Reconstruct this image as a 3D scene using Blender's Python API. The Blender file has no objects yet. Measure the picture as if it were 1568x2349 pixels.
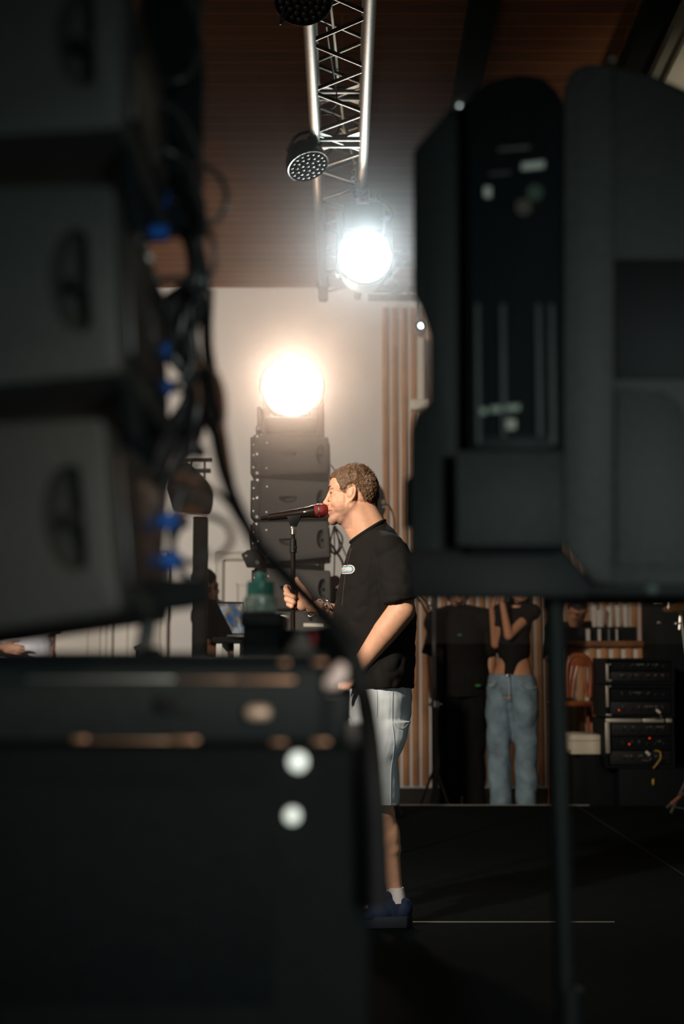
import bpy, bmesh, math, random
from mathutils import Vector, Matrix, noise
random.seed(7)
R = math.radians
scene = bpy.context.scene
C = scene.collection

# ------------------------------------------------------------------ camera
W_, H_ = 1568, 2349
F = 3262.5                      # focal length in pixels (50 mm on a 36 mm tall frame)
CZ = 1.20                       # eye height, one metre above the stage deck
TILT = math.atan((1500 - H_ / 2) / F)
ct, st = math.cos(TILT), math.sin(TILT)
cam_d = bpy.data.cameras.new('camera')
cam = bpy.data.objects.new('camera', cam_d)
C.objects.link(cam)
cam.location = (0, 0, CZ)
cam.rotation_euler = (math.pi / 2 + TILT, 0, 0)
cam_d.sensor_fit = 'VERTICAL'
cam_d.sensor_height = 36.0
cam_d.sensor_width = 24.0
cam_d.lens = F * 36.0 / H_
cam_d.clip_start = 0.05
cam_d.clip_end = 100
cam_d.dof.use_dof = True
cam_d.dof.focus_distance = 5.45
cam_d.dof.aperture_fstop = 1.95
scene.camera = cam

def P(px, py, Y):
    """a point at depth Y along the room that the photo shows at (px, py)"""
    u = (px - W_ / 2) / F; v = (H_ / 2 - py) / F
    d = Vector((u, ct - v * st, st + v * ct)); t = Y / d.y
    return Vector((d.x * t, Y, CZ + d.z * t))
def S(Y): return Y / F          # metres per pixel at depth Y

# ------------------------------------------------------------------ world, lights, exposure
world = bpy.data.worlds.new('hall'); scene.world = world; world.use_nodes = True
bg = world.node_tree.nodes['Background']
bg.inputs[0].default_value = (0.72, 0.97, 1.0, 1)
bg.inputs[1].default_value = 0.022
vs = scene.view_settings
vs.view_transform = 'Standard'; vs.look = 'None'; vs.gamma = 1.0; vs.use_curve_mapping = False
vs.exposure = 0.0
HAZE = 0.012; HZ1 = 0.45; HZ2 = 0.6
scene.display_settings.display_device = 'sRGB'

def lamp(name, kind, loc, energy, color, aim=None, size=0.3, spot=60, blend=0.5, sy=None):
    d = bpy.data.lights.new(name, kind); d.energy = energy; d.color = color
    if kind == 'AREA':
        d.size = size
        if sy: d.shape = 'RECTANGLE'; d.size_y = sy
    else: d.shadow_soft_size = size
    if kind == 'SPOT': d.spot_size = R(spot); d.spot_blend = blend
    o = bpy.data.objects.new(name, d); C.objects.link(o); o.location = loc
    if aim is not None:
        o.rotation_euler = (Vector(aim) - Vector(loc)).to_track_quat('-Z', 'Y').to_euler()
    return o
LAMP1 = P(836, 590, 7.25)       # cool head on the truss
LAMP2 = P(670, 886, 8.10)       # warm head on the far speaker tower
# stage wash from the audience side, warm
lamp('key_wash', 'SPOT', (-2.3, 2.3, 3.1), 1120, (1.0, 0.84, 0.68), (-0.1, 5.6, 1.75), 0.12, 46, 0.9)
# weaker added spot that brightens the bottle and tower
lamp('added_bottle_fill', 'SPOT', (-1.9, 2.2, 3.2), 95, (1.0, 0.90, 0.80), (-0.2, 5.0, 1.4), 0.2, 85, 0.8)
# hall light falling on the end wall from the left
lamp('wall_wash', 'SPOT', (-4.2, 6.6, 3.3), 1330, (1.0, 0.94, 0.86), (-1.5, 13, 3.1), 0.35, 62, 1.0)
# added spot, brightens the person in white at the far left
lamp('added_left_fill', 'SPOT', (-3.5, 5.6, 3.1), 520, (1.0, 0.93, 0.90), (-1.95, 9.2, 1.35), 0.1, 26, 0.8)
# hall light from behind the camera
lamp('hall_fill', 'SPOT', (1.1, -1.4, 1.45), 170, (0.84, 1.0, 0.96), (0.14, 1.8, 1.22), 0.35, 36, 1.0)
# added unseen uplight that brightens the cream soffit
lamp('added_soffit_fill', 'SPOT', (2.9, 7.4, 3.5), 45, (1.0, 0.95, 0.82), (2.6, 8.6, 4.7), 0.2, 80, 0.9)
# added warm spot above and behind the camera, brightens the flight case metal
lamp('added_case_fill', 'SPOT', (0.9, -1.2, 2.5), 80, (1.0, 0.62, 0.44), (-0.05, 1.6, 1.12), 0.06, 20, 0.8)
# the two lit heads themselves
lamp('truss_head_beam', 'SPOT', LAMP1 + Vector((0, -0.10, 0)), 62, (0.82, 0.97, 1.0), (0, 0, 1.4), 0.09, 150, 0.6)
lamp('tower_head_beam', 'SPOT', LAMP2 + Vector((0, -0.06, 0)), 115, (1.0, 0.70, 0.50), (0.1, 0, 1.6), 0.10, 150, 0.6)

# ------------------------------------------------------------------ materials
def mat(name, col, rough=0.6, metal=0.0, noise_amt=0.0, nscale=30.0, bump=0.0, emit=None, estr=0.0, attr=False, spec=0.5, alpha=1.0, trans=0.0, sheen=0.0):
    m = bpy.data.materials.new(name); m.use_nodes = True
    nt = m.node_tree; b = nt.nodes['Principled BSDF']
    b.inputs['Base Color'].default_value = (*col, 1)
    b.inputs['Roughness'].default_value = rough
    b.inputs['Metallic'].default_value = metal
    b.inputs['Specular IOR Level'].default_value = spec
    b.inputs['Transmission Weight'].default_value = trans
    if sheen: b.inputs['Sheen Weight'].default_value = sheen
    tc = nt.nodes.new('ShaderNodeTexCoord')
    src = None
    if noise_amt or bump:
        n = nt.nodes.new('ShaderNodeTexNoise'); n.inputs['Scale'].default_value = nscale; n.inputs['Detail'].default_value = 4
        nt.links.new(tc.outputs['Object'], n.inputs['Vector'])
    if noise_amt:
        r = nt.nodes.new('ShaderNodeValToRGB')
        r.color_ramp.elements[0].position = 0.3; r.color_ramp.elements[1].position = 0.7
        r.color_ramp.elements[0].color = (*[c * (1 - noise_amt) for c in col], 1)
        r.color_ramp.elements[1].color = (*[min(1, c * (1 + noise_amt)) for c in col], 1)
        nt.links.new(n.outputs['Fac'], r.inputs['Fac']); src = r.outputs['Color']
    if attr:
        a = nt.nodes.new('ShaderNodeAttribute'); a.attribute_name = 'Tint'
        mx = nt.nodes.new('ShaderNodeMix'); mx.data_type = 'RGBA'; mx.blend_type = 'MULTIPLY'; mx.inputs[0].default_value = 1.0
        if src: nt.links.new(src, mx.inputs[6])
        else: mx.inputs[6].default_value = (*col, 1)
        nt.links.new(a.outputs['Color'], mx.inputs[7]); src = mx.outputs[2]
    if src: nt.links.new(src, b.inputs['Base Color'])
    if bump:
        bp = nt.nodes.new('ShaderNodeBump'); bp.inputs['Strength'].default_value = bump; bp.inputs['Distance'].default_value = 0.004
        nt.links.new(n.outputs['Fac'], bp.inputs['Height']); nt.links.new(bp.outputs['Normal'], b.inputs['Normal'])
    if emit:
        b.inputs['Emission Color'].default_value = (*emit, 1); b.inputs['Emission Strength'].default_value = estr
    return m

M = {}
M['black'] = mat('black_paint', (0.0032, 0.0062, 0.0068), 0.7, 0, 0.2, 60, 0.2, spec=.12)
M['case_paint'] = mat('flight_case_laminate', (0.009, 0.0135, 0.013), 0.6, 0, 0.15, 60, 0.2, spec=.25)
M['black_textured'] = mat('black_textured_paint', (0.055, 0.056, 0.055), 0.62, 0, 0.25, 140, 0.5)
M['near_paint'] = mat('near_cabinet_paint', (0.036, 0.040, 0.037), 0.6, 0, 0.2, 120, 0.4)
M['rubber'] = mat('black_rubber', (0.005, 0.006, 0.0065), 0.6, spec=.3)
M['plastic'] = mat('black_plastic', (0.02, 0.021, 0.021), 0.35)
M['chrome'] = mat('chrome', (0.8, 0.8, 0.78), 0.18, 1)
M['steel'] = mat('brushed_steel', (0.55, 0.54, 0.5), 0.32, 1, 0.1, 80)
M['alu'] = mat('truss_aluminium', (0.25, 0.23, 0.20), 0.55, 0.8, 0.12, 60)
M['white_plastic'] = mat('white_plastic', (0.75, 0.78, 0.74), 0.5)
M['label_white'] = mat('printed_label', (0.75, 0.76, 0.68), 0.6, 0, 0.15, 300)
M['blue_plug'] = mat('blue_plug_plastic', (0.01, 0.10, 0.42), 0.4)
M['cable'] = mat('black_cable_jacket', (0.03, 0.03, 0.03), 0.38, spec=0.7)
M['brown_cable'] = mat('brown_cable_jacket', (0.16, 0.07, 0.035), 0.45)
M['white_cable'] = mat('pale_cable_jacket', (0.5, 0.45, 0.33), 0.5)
M['panel_paint'] = mat('rear_panel_paint', (0.022, 0.027, 0.0255), 0.6, 0, 0.15, 60, 0.2, spec=.3)
M['tee'] = mat('black_cotton', (0.0075, 0.007, 0.0065), 0.9, 0, 0.15, 400, 0.15, spec=.25)
M['dark_trousers'] = mat('black_trousers', (0.005, 0.006, 0.0065), 0.9, spec=.2)
M['denim'] = mat('washed_blue_denim', (0.16, 0.235, 0.29), 0.85, 0, 0.35, 9, 0.25)
M['shorts'] = mat('bleached_denim', (0.58, 0.65, 0.70), 0.85, 0, 0.06, 500, 0.25)
M['stitch'] = mat('denim_stitching', (0.42, 0.46, 0.48), 0.8)
M['skin'] = mat('skin', (0.64, 0.355, 0.23), 0.55, 0, 0.06, 40, 0.12, attr=True)
M['skin'].node_tree.nodes['Principled BSDF'].inputs['Subsurface Weight'].default_value = 0.0
M['skin_fair'] = mat('fair_skin', (0.58, 0.30, 0.18), 0.55, 0, 0.06, 40)
M['skin_dim'] = mat('tanned_skin', (0.46, 0.22, 0.12), 0.5, 0, 0.06, 40)
M['hair'] = mat('brown_hair', (0.125, 0.068, 0.036), 0.55, 0, 0.6, 220, 0.6)
M['dark_hair'] = mat('black_hair', (0.012, 0.010, 0.009), 0.6, 0, 0.3, 150, 0.4)
M['white_cotton'] = mat('white_cotton', (0.72, 0.70, 0.70), 0.85)
M['shoe'] = mat('navy_shoe_suede', (0.006, 0.018, 0.060), 0.8)
M['sole'] = mat('dark_rubber_sole', (0.006, 0.012, 0.022), 0.7)
M['eye_white'] = mat('eye', (0.6, 0.55, 0.5), 0.2)
M['iris'] = mat('iris', (0.03, 0.03, 0.03), 0.2)
M['lens_glass'] = mat('lens_glass', (0.05, 0.05, 0.045), 0.3, 0.0, spec=0.5)
M['red_foam'] = mat('red_mesh_grille', (0.17, 0.008, 0.006), 0.4, 0.2, 0.5, 700, 0.5)
M['mic_body'] = mat('dark_lacquered_metal', (0.035, 0.025, 0.022), 0.22, 0.6)
M['bead'] = mat('silver_beads', (0.75, 0.72, 0.7), 0.2, 1)
M['badge_cream'] = mat('cream_patch_embroidery', (0.80, 0.68, 0.58), 0.7)
M['badge_blue'] = mat('blue_patch_embroidery', (0.12, 0.19, 0.38), 0.7)
M['badge_teal'] = mat('pale_teal_patch_embroidery', (0.36, 0.55, 0.56), 0.7)
M['green_cap'] = mat('green_bottle_cap', (0.10, 0.33, 0.26), 0.35, 0, 0.3, 60)
M['wood_bar'] = mat('bar_wood', (0.20, 0.08, 0.03), 0.5, 0, 0.3, 8)
M['chair_wood'] = mat('polished_brown_wood', (0.24, 0.065, 0.022), 0.3, 0, 0.3, 12)
M['carton'] = mat('white_carton', (0.68, 0.62, 0.50), 0.7, 0, 0.04, 20)
M['case_edge'] = mat('case_edge_aluminium', (0.45, 0.43, 0.38), 0.45, 0.6, 0.1, 200)
M['cup'] = mat('frosted_cup_plastic', (0.55, 0.52, 0.47), 0.4)
M['gold'] = mat('brass', (0.65, 0.42, 0.08), 0.3, 1)
M['yellow_tape'] = mat('yellow_tape', (0.55, 0.36, 0.03), 0.6)
M['red_tape'] = mat('red_tape', (0.16, 0.008, 0.008), 0.6)
M['green_print'] = mat('green_print', (0.02, 0.16, 0.05), 0.7)
M['blue_cloth'] = mat('blue_banner_cloth', (0.13, 0.24, 0.42), 0.8)
M['red_led'] = mat('red_indicator', (0.5, 0.0, 0.0), 0.4, emit=(1, 0.05, 0.01), estr=1.2)
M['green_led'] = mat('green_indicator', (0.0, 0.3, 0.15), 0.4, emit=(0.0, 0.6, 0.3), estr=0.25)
M['lamp_cool'] = mat('lit_cool_lens', (1, 1, 1), 0.4, emit=(0.93, 0.98, 1.0), estr=9.0)
M['lamp_warm'] = mat('lit_warm_lens', (1, 1, 1), 0.4, emit=(1.0, 0.90, 0.82), estr=9.0)
M['glow_dot'] = mat('glowing_glint', (1, 1, 1), 0.4, emit=(0.90, 1.0, 0.86), estr=0.8)  # emission imitates bright glints on the subwoofer
M['lamp_small'] = mat('lit_small_lens', (1, 1, 1), 0.4, emit=(0.85, 0.97, 1.0), estr=5.0)
M['door'] = mat('cream_door_paint', (0.60, 0.53, 0.45), 0.55, 0, 0.03, 4)
M['joint'] = mat('door_shadow_gap', (0.10, 0.10, 0.06), 0.8)
M['slat_wood'] = mat('slat_wood', (0.42, 0.20, 0.085), 0.5, 0, 0.2, 5)
M['backing'] = mat('pale_wall_backing', (0.62, 0.58, 0.52), 0.8)
M['beam'] = mat('black_roof_beam', (0.008, 0.009, 0.009), 0.9, spec=.1)
M['cream_soffit'] = mat('cream_soffit_plaster', (0.62, 0.56, 0.42), 0.8)
M['edge_strip'] = mat('stage_edge_aluminium', (0.75, 0.72, 0.6), 0.3, 0.85)
M['floor'] = mat('dark_hall_floor', (0.002, 0.0035, 0.004), 0.95, 0, 0.3, 6)
M['deck'] = mat('black_stage_deck', (0.0016, 0.0038, 0.0042), 0.95, 0, 0.3, 20, spec=.05)
M['wall'] = mat('off_white_plaster', (0.66, 0.61, 0.55), 0.85, 0, 0.03, 2)

def ceiling_mat():
    m = bpy.data.materials.new('timber_ceiling_boards'); m.use_nodes = True
    nt = m.node_tree; b = nt.nodes['Principled BSDF']; b.inputs['Roughness'].default_value = 0.8; b.inputs['Specular IOR Level'].default_value = 0.15
    tc = nt.nodes.new('ShaderNodeTexCoord')
    br = nt.nodes.new('ShaderNodeTexBrick')
    br.inputs['Scale'].default_value = 1.0
    br.inputs['Brick Width'].default_value = 3.4; br.inputs['Row Height'].default_value = 0.15
    br.inputs['Mortar Size'].default_value = 0.006; br.inputs['Mortar Smooth'].default_value = 0.3
    br.inputs['Color1'].default_value = (0.30, 0.115, 0.042, 1); br.inputs['Color2'].default_value = (0.23, 0.086, 0.032, 1)
    br.inputs['Mortar'].default_value = (0.55, 0.20, 0.07, 1)
    n = nt.nodes.new('ShaderNodeTexNoise'); n.inputs['Scale'].default_value = 3; n.inputs['Detail'].default_value = 5
    mp = nt.nodes.new('ShaderNodeMapping'); mp.inputs['Scale'].default_value = (0.6, 9, 1)
    mx = nt.nodes.new('ShaderNodeMix'); mx.data_type = 'RGBA'; mx.blend_type = 'MULTIPLY'; mx.inputs[0].default_value = 0.55
    nt.links.new(tc.outputs['Object'], br.inputs['Vector']); nt.links.new(tc.outputs['Object'], mp.inputs[0])
    nt.links.new(mp.outputs[0], n.inputs['Vector'])
    nt.links.new(br.outputs['Color'], mx.inputs[6]); nt.links.new(n.outputs['Fac'], mx.inputs[7])
    nt.links.new(mx.outputs[2], b.inputs['Base Color'])
    return m
M['ceiling'] = ceiling_mat()

# ------------------------------------------------------------------ mesh builder
def frame(d):
    d = d.normalized(); a = Vector((0, 0, 1)) if abs(d.z) < 0.9 else Vector((1, 0, 0))
    x = d.cross(a).normalized(); return x, d.cross(x).normalized(), d
def smooth_path(pts, n=8):
    pts = [Vector(p) for p in pts]
    if len(pts) < 3: return pts
    q = [pts[0] * 2 - pts[1]] + pts + [pts[-1] * 2 - pts[-2]]
    out = []
    for i in range(1, len(q) - 2):
        for k in range(n):
            t = k / n; a, b, c, d = q[i - 1], q[i], q[i + 1], q[i + 2]
            out.append(0.5 * ((2 * b) + (c - a) * t + (2 * a - 5 * b + 4 * c - d) * t * t + (3 * b - a - 3 * c + d) * t ** 3))
    out.append(pts[-1]); return out
class MB:
    def __init__(s): s.bm = bmesh.new()
    def box(s, c, size, rot=None, bevel=0.0):
        bm = bmesh.new(); bmesh.ops.create_cube(bm, size=1.0)
        for v in bm.verts: v.co = Vector((v.co.x * size[0], v.co.y * size[1], v.co.z * size[2]))
        if bevel: bmesh.ops.bevel(bm, geom=bm.edges[:], offset=bevel, segments=2, affect='EDGES', profile=0.5)
        for v in bm.verts: v.co = (rot @ v.co if rot else v.co) + Vector(c)
        s.add(bm); return s
    def add(s, bm):
        me = bpy.data.meshes.new('t'); bm.to_mesh(me); bm.free(); s.bm.from_mesh(me); bpy.data.meshes.remove(me)
    def boxab(s, a, b, bevel=0.0):
        a = Vector(a); b = Vector(b); return s.box((a + b) / 2, [max(1e-5, abs(k)) for k in (b - a)], None, bevel)
    def prism(s, near, far, bevel=0.0):
        bm = bmesh.new(); n = len(near)
        a = [bm.verts.new(p) for p in near]; b = [bm.verts.new(p) for p in far]
        bm.faces.new(a); bm.faces.new(b[::-1])
        for i in range(n): bm.faces.new([a[i], b[i], b[(i + 1) % n], a[(i + 1) % n]])
        bmesh.ops.recalc_face_normals(bm, faces=bm.faces[:])
        if bevel: bmesh.ops.bevel(bm, geom=bm.edges[:], offset=bevel, segments=2, affect='EDGES', profile=0.5)
        s.add(bm); return s
    def rings(s, rings, cap=True, closed=False):
        bm = bmesh.new(); vr = [[bm.verts.new(p) for p in r] for r in rings]; n = len(rings[0])
        m = len(vr)
        for i in range(m if closed else m - 1):
            a, b = vr[i], vr[(i + 1) % m]
            for k in range(n): bm.faces.new([a[k], a[(k + 1) % n], b[(k + 1) % n], b[k]])
        if cap and not closed: bm.faces.new(vr[0][::-1]); bm.faces.new(vr[-1])
        bmesh.ops.recalc_face_normals(bm, faces=bm.faces[:])
        s.add(bm); return s
    def cyl(s, a, b, r0, r1=None, seg=14):
        a = Vector(a); b = Vector(b); r1 = r0 if r1 is None else r1; x, y, d = frame(b - a)
        return s.rings([[p + (x * math.cos(2 * math.pi * k / seg) + y * math.sin(2 * math.pi * k / seg)) * r for k in range(seg)] for p, r in ((a, r0), (b, r1))])
    def tube(s, pts, r, seg=8, n=8, closed=False):
        pts = smooth_path(pts, n); rg = []; px = None
        for i, p in enumerate(pts):
            d = (pts[min(i + 1, len(pts) - 1)] - pts[max(i - 1, 0)])
            if d.length < 1e-7: d = Vector((0, 0, 1))
            d.normalize()
            if px is None: px = frame(d)[0]
            px = (px - d * px.dot(d)).normalized(); py = d.cross(px)
            rr = r(i / (len(pts) - 1)) if callable(r) else r
            rg.append([p + (px * math.cos(2 * math.pi * k / seg) + py * math.sin(2 * math.pi * k / seg)) * rr for k in range(seg)])
        return s.rings(rg)
    def lathe(s, c, axis, prof, seg=24):
        """prof: list of (distance along axis, radius)"""
        c = Vector(c); x, y, d = frame(Vector(axis))
        return s.rings([[c + d * h + (x * math.cos(2 * math.pi * k / seg) + y * math.sin(2 * math.pi * k / seg)) * max(r, 1e-4) for k in range(seg)] for h, r in prof])
    def sphere(s, c, r, rot=None, u=20, v=12):
        if not hasattr(r, '__len__'): r = (r, r, r)
        bm = bmesh.new(); bmesh.ops.create_uvsphere(bm, u_segments=u, v_segments=v, radius=1.0)
        for q in bm.verts:
            p = Vector((q.co.x * r[0], q.co.y * r[1], q.co.z * r[2])); q.co = (rot @ p if rot else p) + Vector(c)
        s.add(bm); return s
    def torus(s, c, axis, Rr, r, a0=0, a1=360, seg=24, tseg=8):
        c = Vector(c); x, y, d = frame(Vector(axis)); full = abs(a1 - a0) >= 360
        rg = []
        m = seg if full else seg + 1
        for i in range(m):
            t = R(a0 + (a1 - a0) * i / seg); o = x * math.cos(t) + y * math.sin(t)
            rg.append([c + o * Rr + (o * math.cos(2 * math.pi * k / tseg) + d * math.sin(2 * math.pi * k / tseg)) * r for k in range(tseg)])
        return s.rings(rg, closed=full)
    def capsule(s, a, b, r0, r1, seg=28, flat=None):
        a = Vector(a); b = Vector(b); x, y, d = frame(b - a); L = (b - a).length; rg = []
        for i in range(7):
            t = math.pi / 2 * (1 - i / 6.5); rg.append((a - d * r0 * math.sin(t), r0 * math.cos(t)))
        for i in range(1, 8):
            t = math.pi / 2 * (i / 7.5) ; rg.append((b + d * r1 * math.sin(t), r1 * math.cos(t)))
        return s.rings([[p + (x * math.cos(2 * math.pi * k / seg) + y * math.sin(2 * math.pi * k / seg)) * max(r, 1e-4) for k in range(seg)] for p, r in rg])

def tag(o, label=None, cat=None, group=None, kind=None):
    if label: o['label'] = label
    if cat: o['category'] = cat
    if group: o['group'] = group
    if kind: o['kind'] = kind
    return o
def origin(o):
    v = Vector((0, 0, 0))
    while o is not None: v += o.location; o = o.parent
    return v
def link(name, me, m, parent=None, smooth=True, base=None):
    o = bpy.data.objects.new(name, me); C.objects.link(o)
    me.materials.clear(); me.materials.append(m)
    if parent is not None:
        o.parent = parent; me.transform(Matrix.Translation(-origin(parent)))
    elif base is not None:
        o.location = base; me.transform(Matrix.Translation(-Vector(base)))
    if smooth:
        for p in me.polygons: p.use_smooth = True
        try: me.set_sharp_from_angle(angle=R(38))
        except Exception: pass
    me.update(); return o
def obj(name, mb, m, parent=None, smooth=True, base=None):
    me = bpy.data.meshes.new(name); mb.bm.to_mesh(me); mb.bm.free()
    return link(name, me, m, parent, smooth, base)
def thing(name, label, cat, loc, group=None):
    o = bpy.data.objects.new(name, None); C.objects.link(o); o.location = loc; o.empty_display_size = 0.1
    return tag(o, label, cat, group)
def single(name, mb, m, label, cat, group=None, base=None):
    return tag(obj(name, mb, m, None, True, base), label, cat, group)
def struct(name, mb, m, label=None):
    o = obj(name, mb, m); o['kind'] = 'structure'; o['label'] = label or name.replace('_', ' '); o['category'] = name.split('_')[0]; return o
def copy_tree(o, loc=None, parent=None, label=None):
    c = o.copy(); C.objects.link(c); c.parent = parent
    if loc is not None: c.location = loc
    if label: c['label'] = label
    for ch in list(o.children): copy_tree(ch, None, c)
    return c
def organic(name, mb, m, parent, voxel=0.006, it=4, paint=None, disp=None, resmooth=()):
    me = bpy.data.meshes.new(name); mb.bm.to_mesh(me); mb.bm.free()
    o = bpy.data.objects.new('tmp', me); C.objects.link(o)
    r = o.modifiers.new('r', 'REMESH'); r.mode = 'VOXEL'; r.voxel_size = voxel
    if it:
        s = o.modifiers.new('s', 'SMOOTH'); s.factor = 0.5; s.iterations = it
    dg = bpy.context.evaluated_depsgraph_get(); dg.update()
    m2 = bpy.data.meshes.new_from_object(o.evaluated_get(dg)); m2.name = name
    bpy.data.objects.remove(o); bpy.data.meshes.remove(me)
    if resmooth:
        bm = bmesh.new(); bm.from_mesh(m2)
        for fn, k in resmooth:
            vv = [v for v in bm.verts if fn(v.co)]
            for _ in range(k): bmesh.ops.smooth_vert(bm, verts=vv, factor=0.5, use_axis_x=True, use_axis_y=True, use_axis_z=True)
        bm.to_mesh(m2); bm.free()
    if disp:
        n_ = len(m2.vertices); cs_ = [0.0] * (3 * n_); ns_ = [0.0] * (3 * n_)
        m2.vertices.foreach_get('co', cs_); m2.vertices.foreach_get('normal', ns_)
        for i in range(n_):
            q = disp(Vector(cs_[3 * i:3 * i + 3]), Vector(ns_[3 * i:3 * i + 3])); cs_[3 * i] = q.x; cs_[3 * i + 1] = q.y; cs_[3 * i + 2] = q.z
        m2.vertices.foreach_set('co', cs_); m2.update()
    if paint:
        a = m2.color_attributes.new('Tint', 'FLOAT_COLOR', 'POINT')
        for i, v in enumerate(m2.vertices): a.data[i].color = (*paint(v.co), 1)
    o = link(name, m2, m, parent, smooth=False)
    for p in m2.polygons: p.use_smooth = True
    return o
def text_mesh(name, s, size, m, parent, matrix, depth=0.0006):
    cu = bpy.data.curves.new(name, 'FONT'); cu.body = s; cu.size = size; cu.extrude = depth; cu.align_x = 'CENTER'; cu.align_y = 'CENTER'
    cu.offset = size * 0.02
    o = bpy.data.objects.new('tmp', cu); C.objects.link(o)
    dg = bpy.context.evaluated_depsgraph_get(); dg.update()
    me = bpy.data.meshes.new_from_object(o.evaluated_get(dg)); bpy.data.objects.remove(o)
    me.transform(matrix); return link(name, me, m, parent, smooth=False)
def rotm(ax, deg): return Matrix.Rotation(R(deg), 3, ax)

# ------------------------------------------------------------------ setting
YW = 13.0
def ceil_z(y): return 4.6 + 0.061 * (YW - y)
struct('floor', MB().boxab((-6, -3, -0.2), (6, YW, 0)), M['floor'], 'dark hall floor beyond and beside the stage')
struct('wall_back', MB().boxab((-6, YW, 0), (6, YW + 0.2, 4.75)), M['wall'], 'off-white end wall behind the stage')
struct('wall_left', MB().boxab((-6.2, 0, 0), (-6, YW, 5.6)), M['wall'], 'off-white side wall of the hall, left')
struct('wall_right', MB().boxab((6, 0, 0), (6.2, YW, 5.6)), M['wall'], 'off-white side wall of the hall, right')
struct('ceiling', MB().prism([(-6, -1, ceil_z(-1)), (6, -1, ceil_z(-1)), (6, -1, ceil_z(-1) + 0.15), (-6, -1, ceil_z(-1) + 0.15)],
                             [(-6, YW + 0.1, ceil_z(YW + .1)), (6, YW + 0.1, ceil_z(YW + .1)), (6, YW + 0.1, ceil_z(YW + .1) + 0.15), (-6, YW + 0.1, ceil_z(YW + .1) + 0.15)]), M['ceiling'], 'sloping ceiling of brown timber boards')
def long_beam(name, x0, x1, drop, m, y0=0.5, y1=YW, label=None):
    return struct(name, MB().prism([(x0, y0, ceil_z(y0) - drop), (x1, y0, ceil_z(y0) - drop), (x1, y0, ceil_z(y0) - .001), (x0, y0, ceil_z(y0) - .001)],
                            [(x0, y1, ceil_z(y1) - drop), (x1, y1, ceil_z(y1) - drop), (x1, y1, ceil_z(y1) - .001), (x0, y1, ceil_z(y1) - .001)]), m, label)
long_beam('trim_1', 0.72, 0.88, 0.10, M['beam'], y1=YW - 0.01, label='black roof beam running along the timber ceiling')
long_beam('trim_2', 1.72, 1.88, 0.12, M['beam'], y1=YW - 0.01, label='black beam at the edge of the timber ceiling')
long_beam('trim_3', 1.885, 1.96, 0.18, mat('grey_edge_trim', (0.20, 0.18, 0.13), 0.7), y1=YW - 0.01, label='grey edge board beside the cream soffit')
long_beam('trim_4', 1.965, 5.99, 0.22, M['cream_soffit'], y1=YW - 0.01, label='cream dropped soffit in the top right corner')
# stage platform, 0.2 m high, joints with bright aluminium edges
SD = 0.2
struct('floor_stage', MB().boxab((-3.6, -1.2, 0.001), (1.55, 9.58, SD)), M['deck'], 'black stage deck')
struct('floor_stage_side', MB().boxab((1.556, -1.2, 0.001), (3.4, 9.58, SD - 0.002)), M['deck'], 'black stage deck, right-hand section')
e = MB()
e.boxab((-3.6, 9.581, 0.16), (1.64, 9.60, SD + 0.004))
struct('trim_5', e, M['edge_strip'], 'thin bright metal edge along the back of the stage')
e = MB(); e.boxab((-0.2, 5.449, SD), (1.02, 5.457, SD + 0.0025))
struct('trim_6', e, M['edge_strip'], 'thin metal joint line across the stage deck')
e = MB(); e.boxab((1.5505, -1.2, 0.15), (1.5545, 9.58, SD + 0.001))
struct('trim_7', e, mat('dull_joint', (0.03, 0.03, 0.03), 0.7, 0.2), 'dull joint running back along the stage deck')
# vertical timber slats on the end wall
def px_x(px, Y): return P(px, 1174, Y).x
sx0 = px_x(877, YW); pitch = 0.0868
s = MB()
topz = P(880, 706, YW).z
for i in range(54):
    x = sx0 + i * pitch
    if x > 5.2: break
    s.boxab((x, YW - 0.022, 0.02), (x + 0.055, YW - 0.0005, topz), 0.004)
struct('trim_8', s, M['slat_wood'], 'vertical timber slats on the end wall')
# doors in the end wall
def door(name, pxl, pxr, pytop, label, panels=True):
    a = P(pxl, pytop, YW); b = P(pxr, pytop, YW)
    fr = MB(); w = 0.055
    fr.boxab((a.x - w, YW - 0.06, 0), (a.x, YW - 0.001, a.z + w)); fr.boxab((b.x, YW - 0.06, 0), (b.x + w, YW - 0.001, a.z + w)); fr.boxab((a.x, YW - 0.06, a.z), (b.x, YW - 0.001, a.z + w))
    root = struct(name, MB().boxab((a.x + 0.012, YW - 0.03, 0.01), (b.x - 0.012, YW - 0.0015, a.z - 0.012), 0.003), M['door'], label)
    obj('door_frame', fr, M['door'], root)
    obj('shadow_gap', MB().boxab((a.x, YW - 0.006, 0), (b.x, YW - 0.001, a.z)).boxab((a.x - w - .012, YW - 0.004, 0), (a.x - w, YW - .0005, a.z + w + .012)).boxab((a.x - w - .012, YW - 0.004, a.z + w), (b.x + w + .012, YW - .0005, a.z + w + .014)), M['joint'], root)
    if panels:
        mw = (b.x - a.x)
        for z0, z1 in ((0.25, 0.95), (1.1, a.z - 0.22)):
            q = MB(); x0 = a.x + 0.12; x1 = b.x - 0.12
            for A, B in (((x0, z0), (x1, z0 + .018)), ((x0, z1 - .018), (x1, z1)), ((x0, z0), (x0 + .018, z1)), ((x1 - .018, z0), (x1, z1))):
                q.boxab((A[0], YW - 0.04, A[1]), (B[0], YW - 0.03, B[1]), 0.003)
            obj('panel_moulding', q, M['door'], root)
    hb = MB().cyl((b.x - .07, YW - .075, 1.02), (b.x - .07, YW - .03, 1.02), 0.011).cyl((b.x - .07, YW - .072, 1.02), (b.x - .19, YW - .072, 1.02), 0.009)
    obj('door_handle', hb, M['steel'], root)
door('door_1', 512, 720, 1284, 'cream panelled door behind the far speaker tower')
door('door_2', 262, 372, 1284, 'cream door on the end wall, left of the pole')
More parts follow.
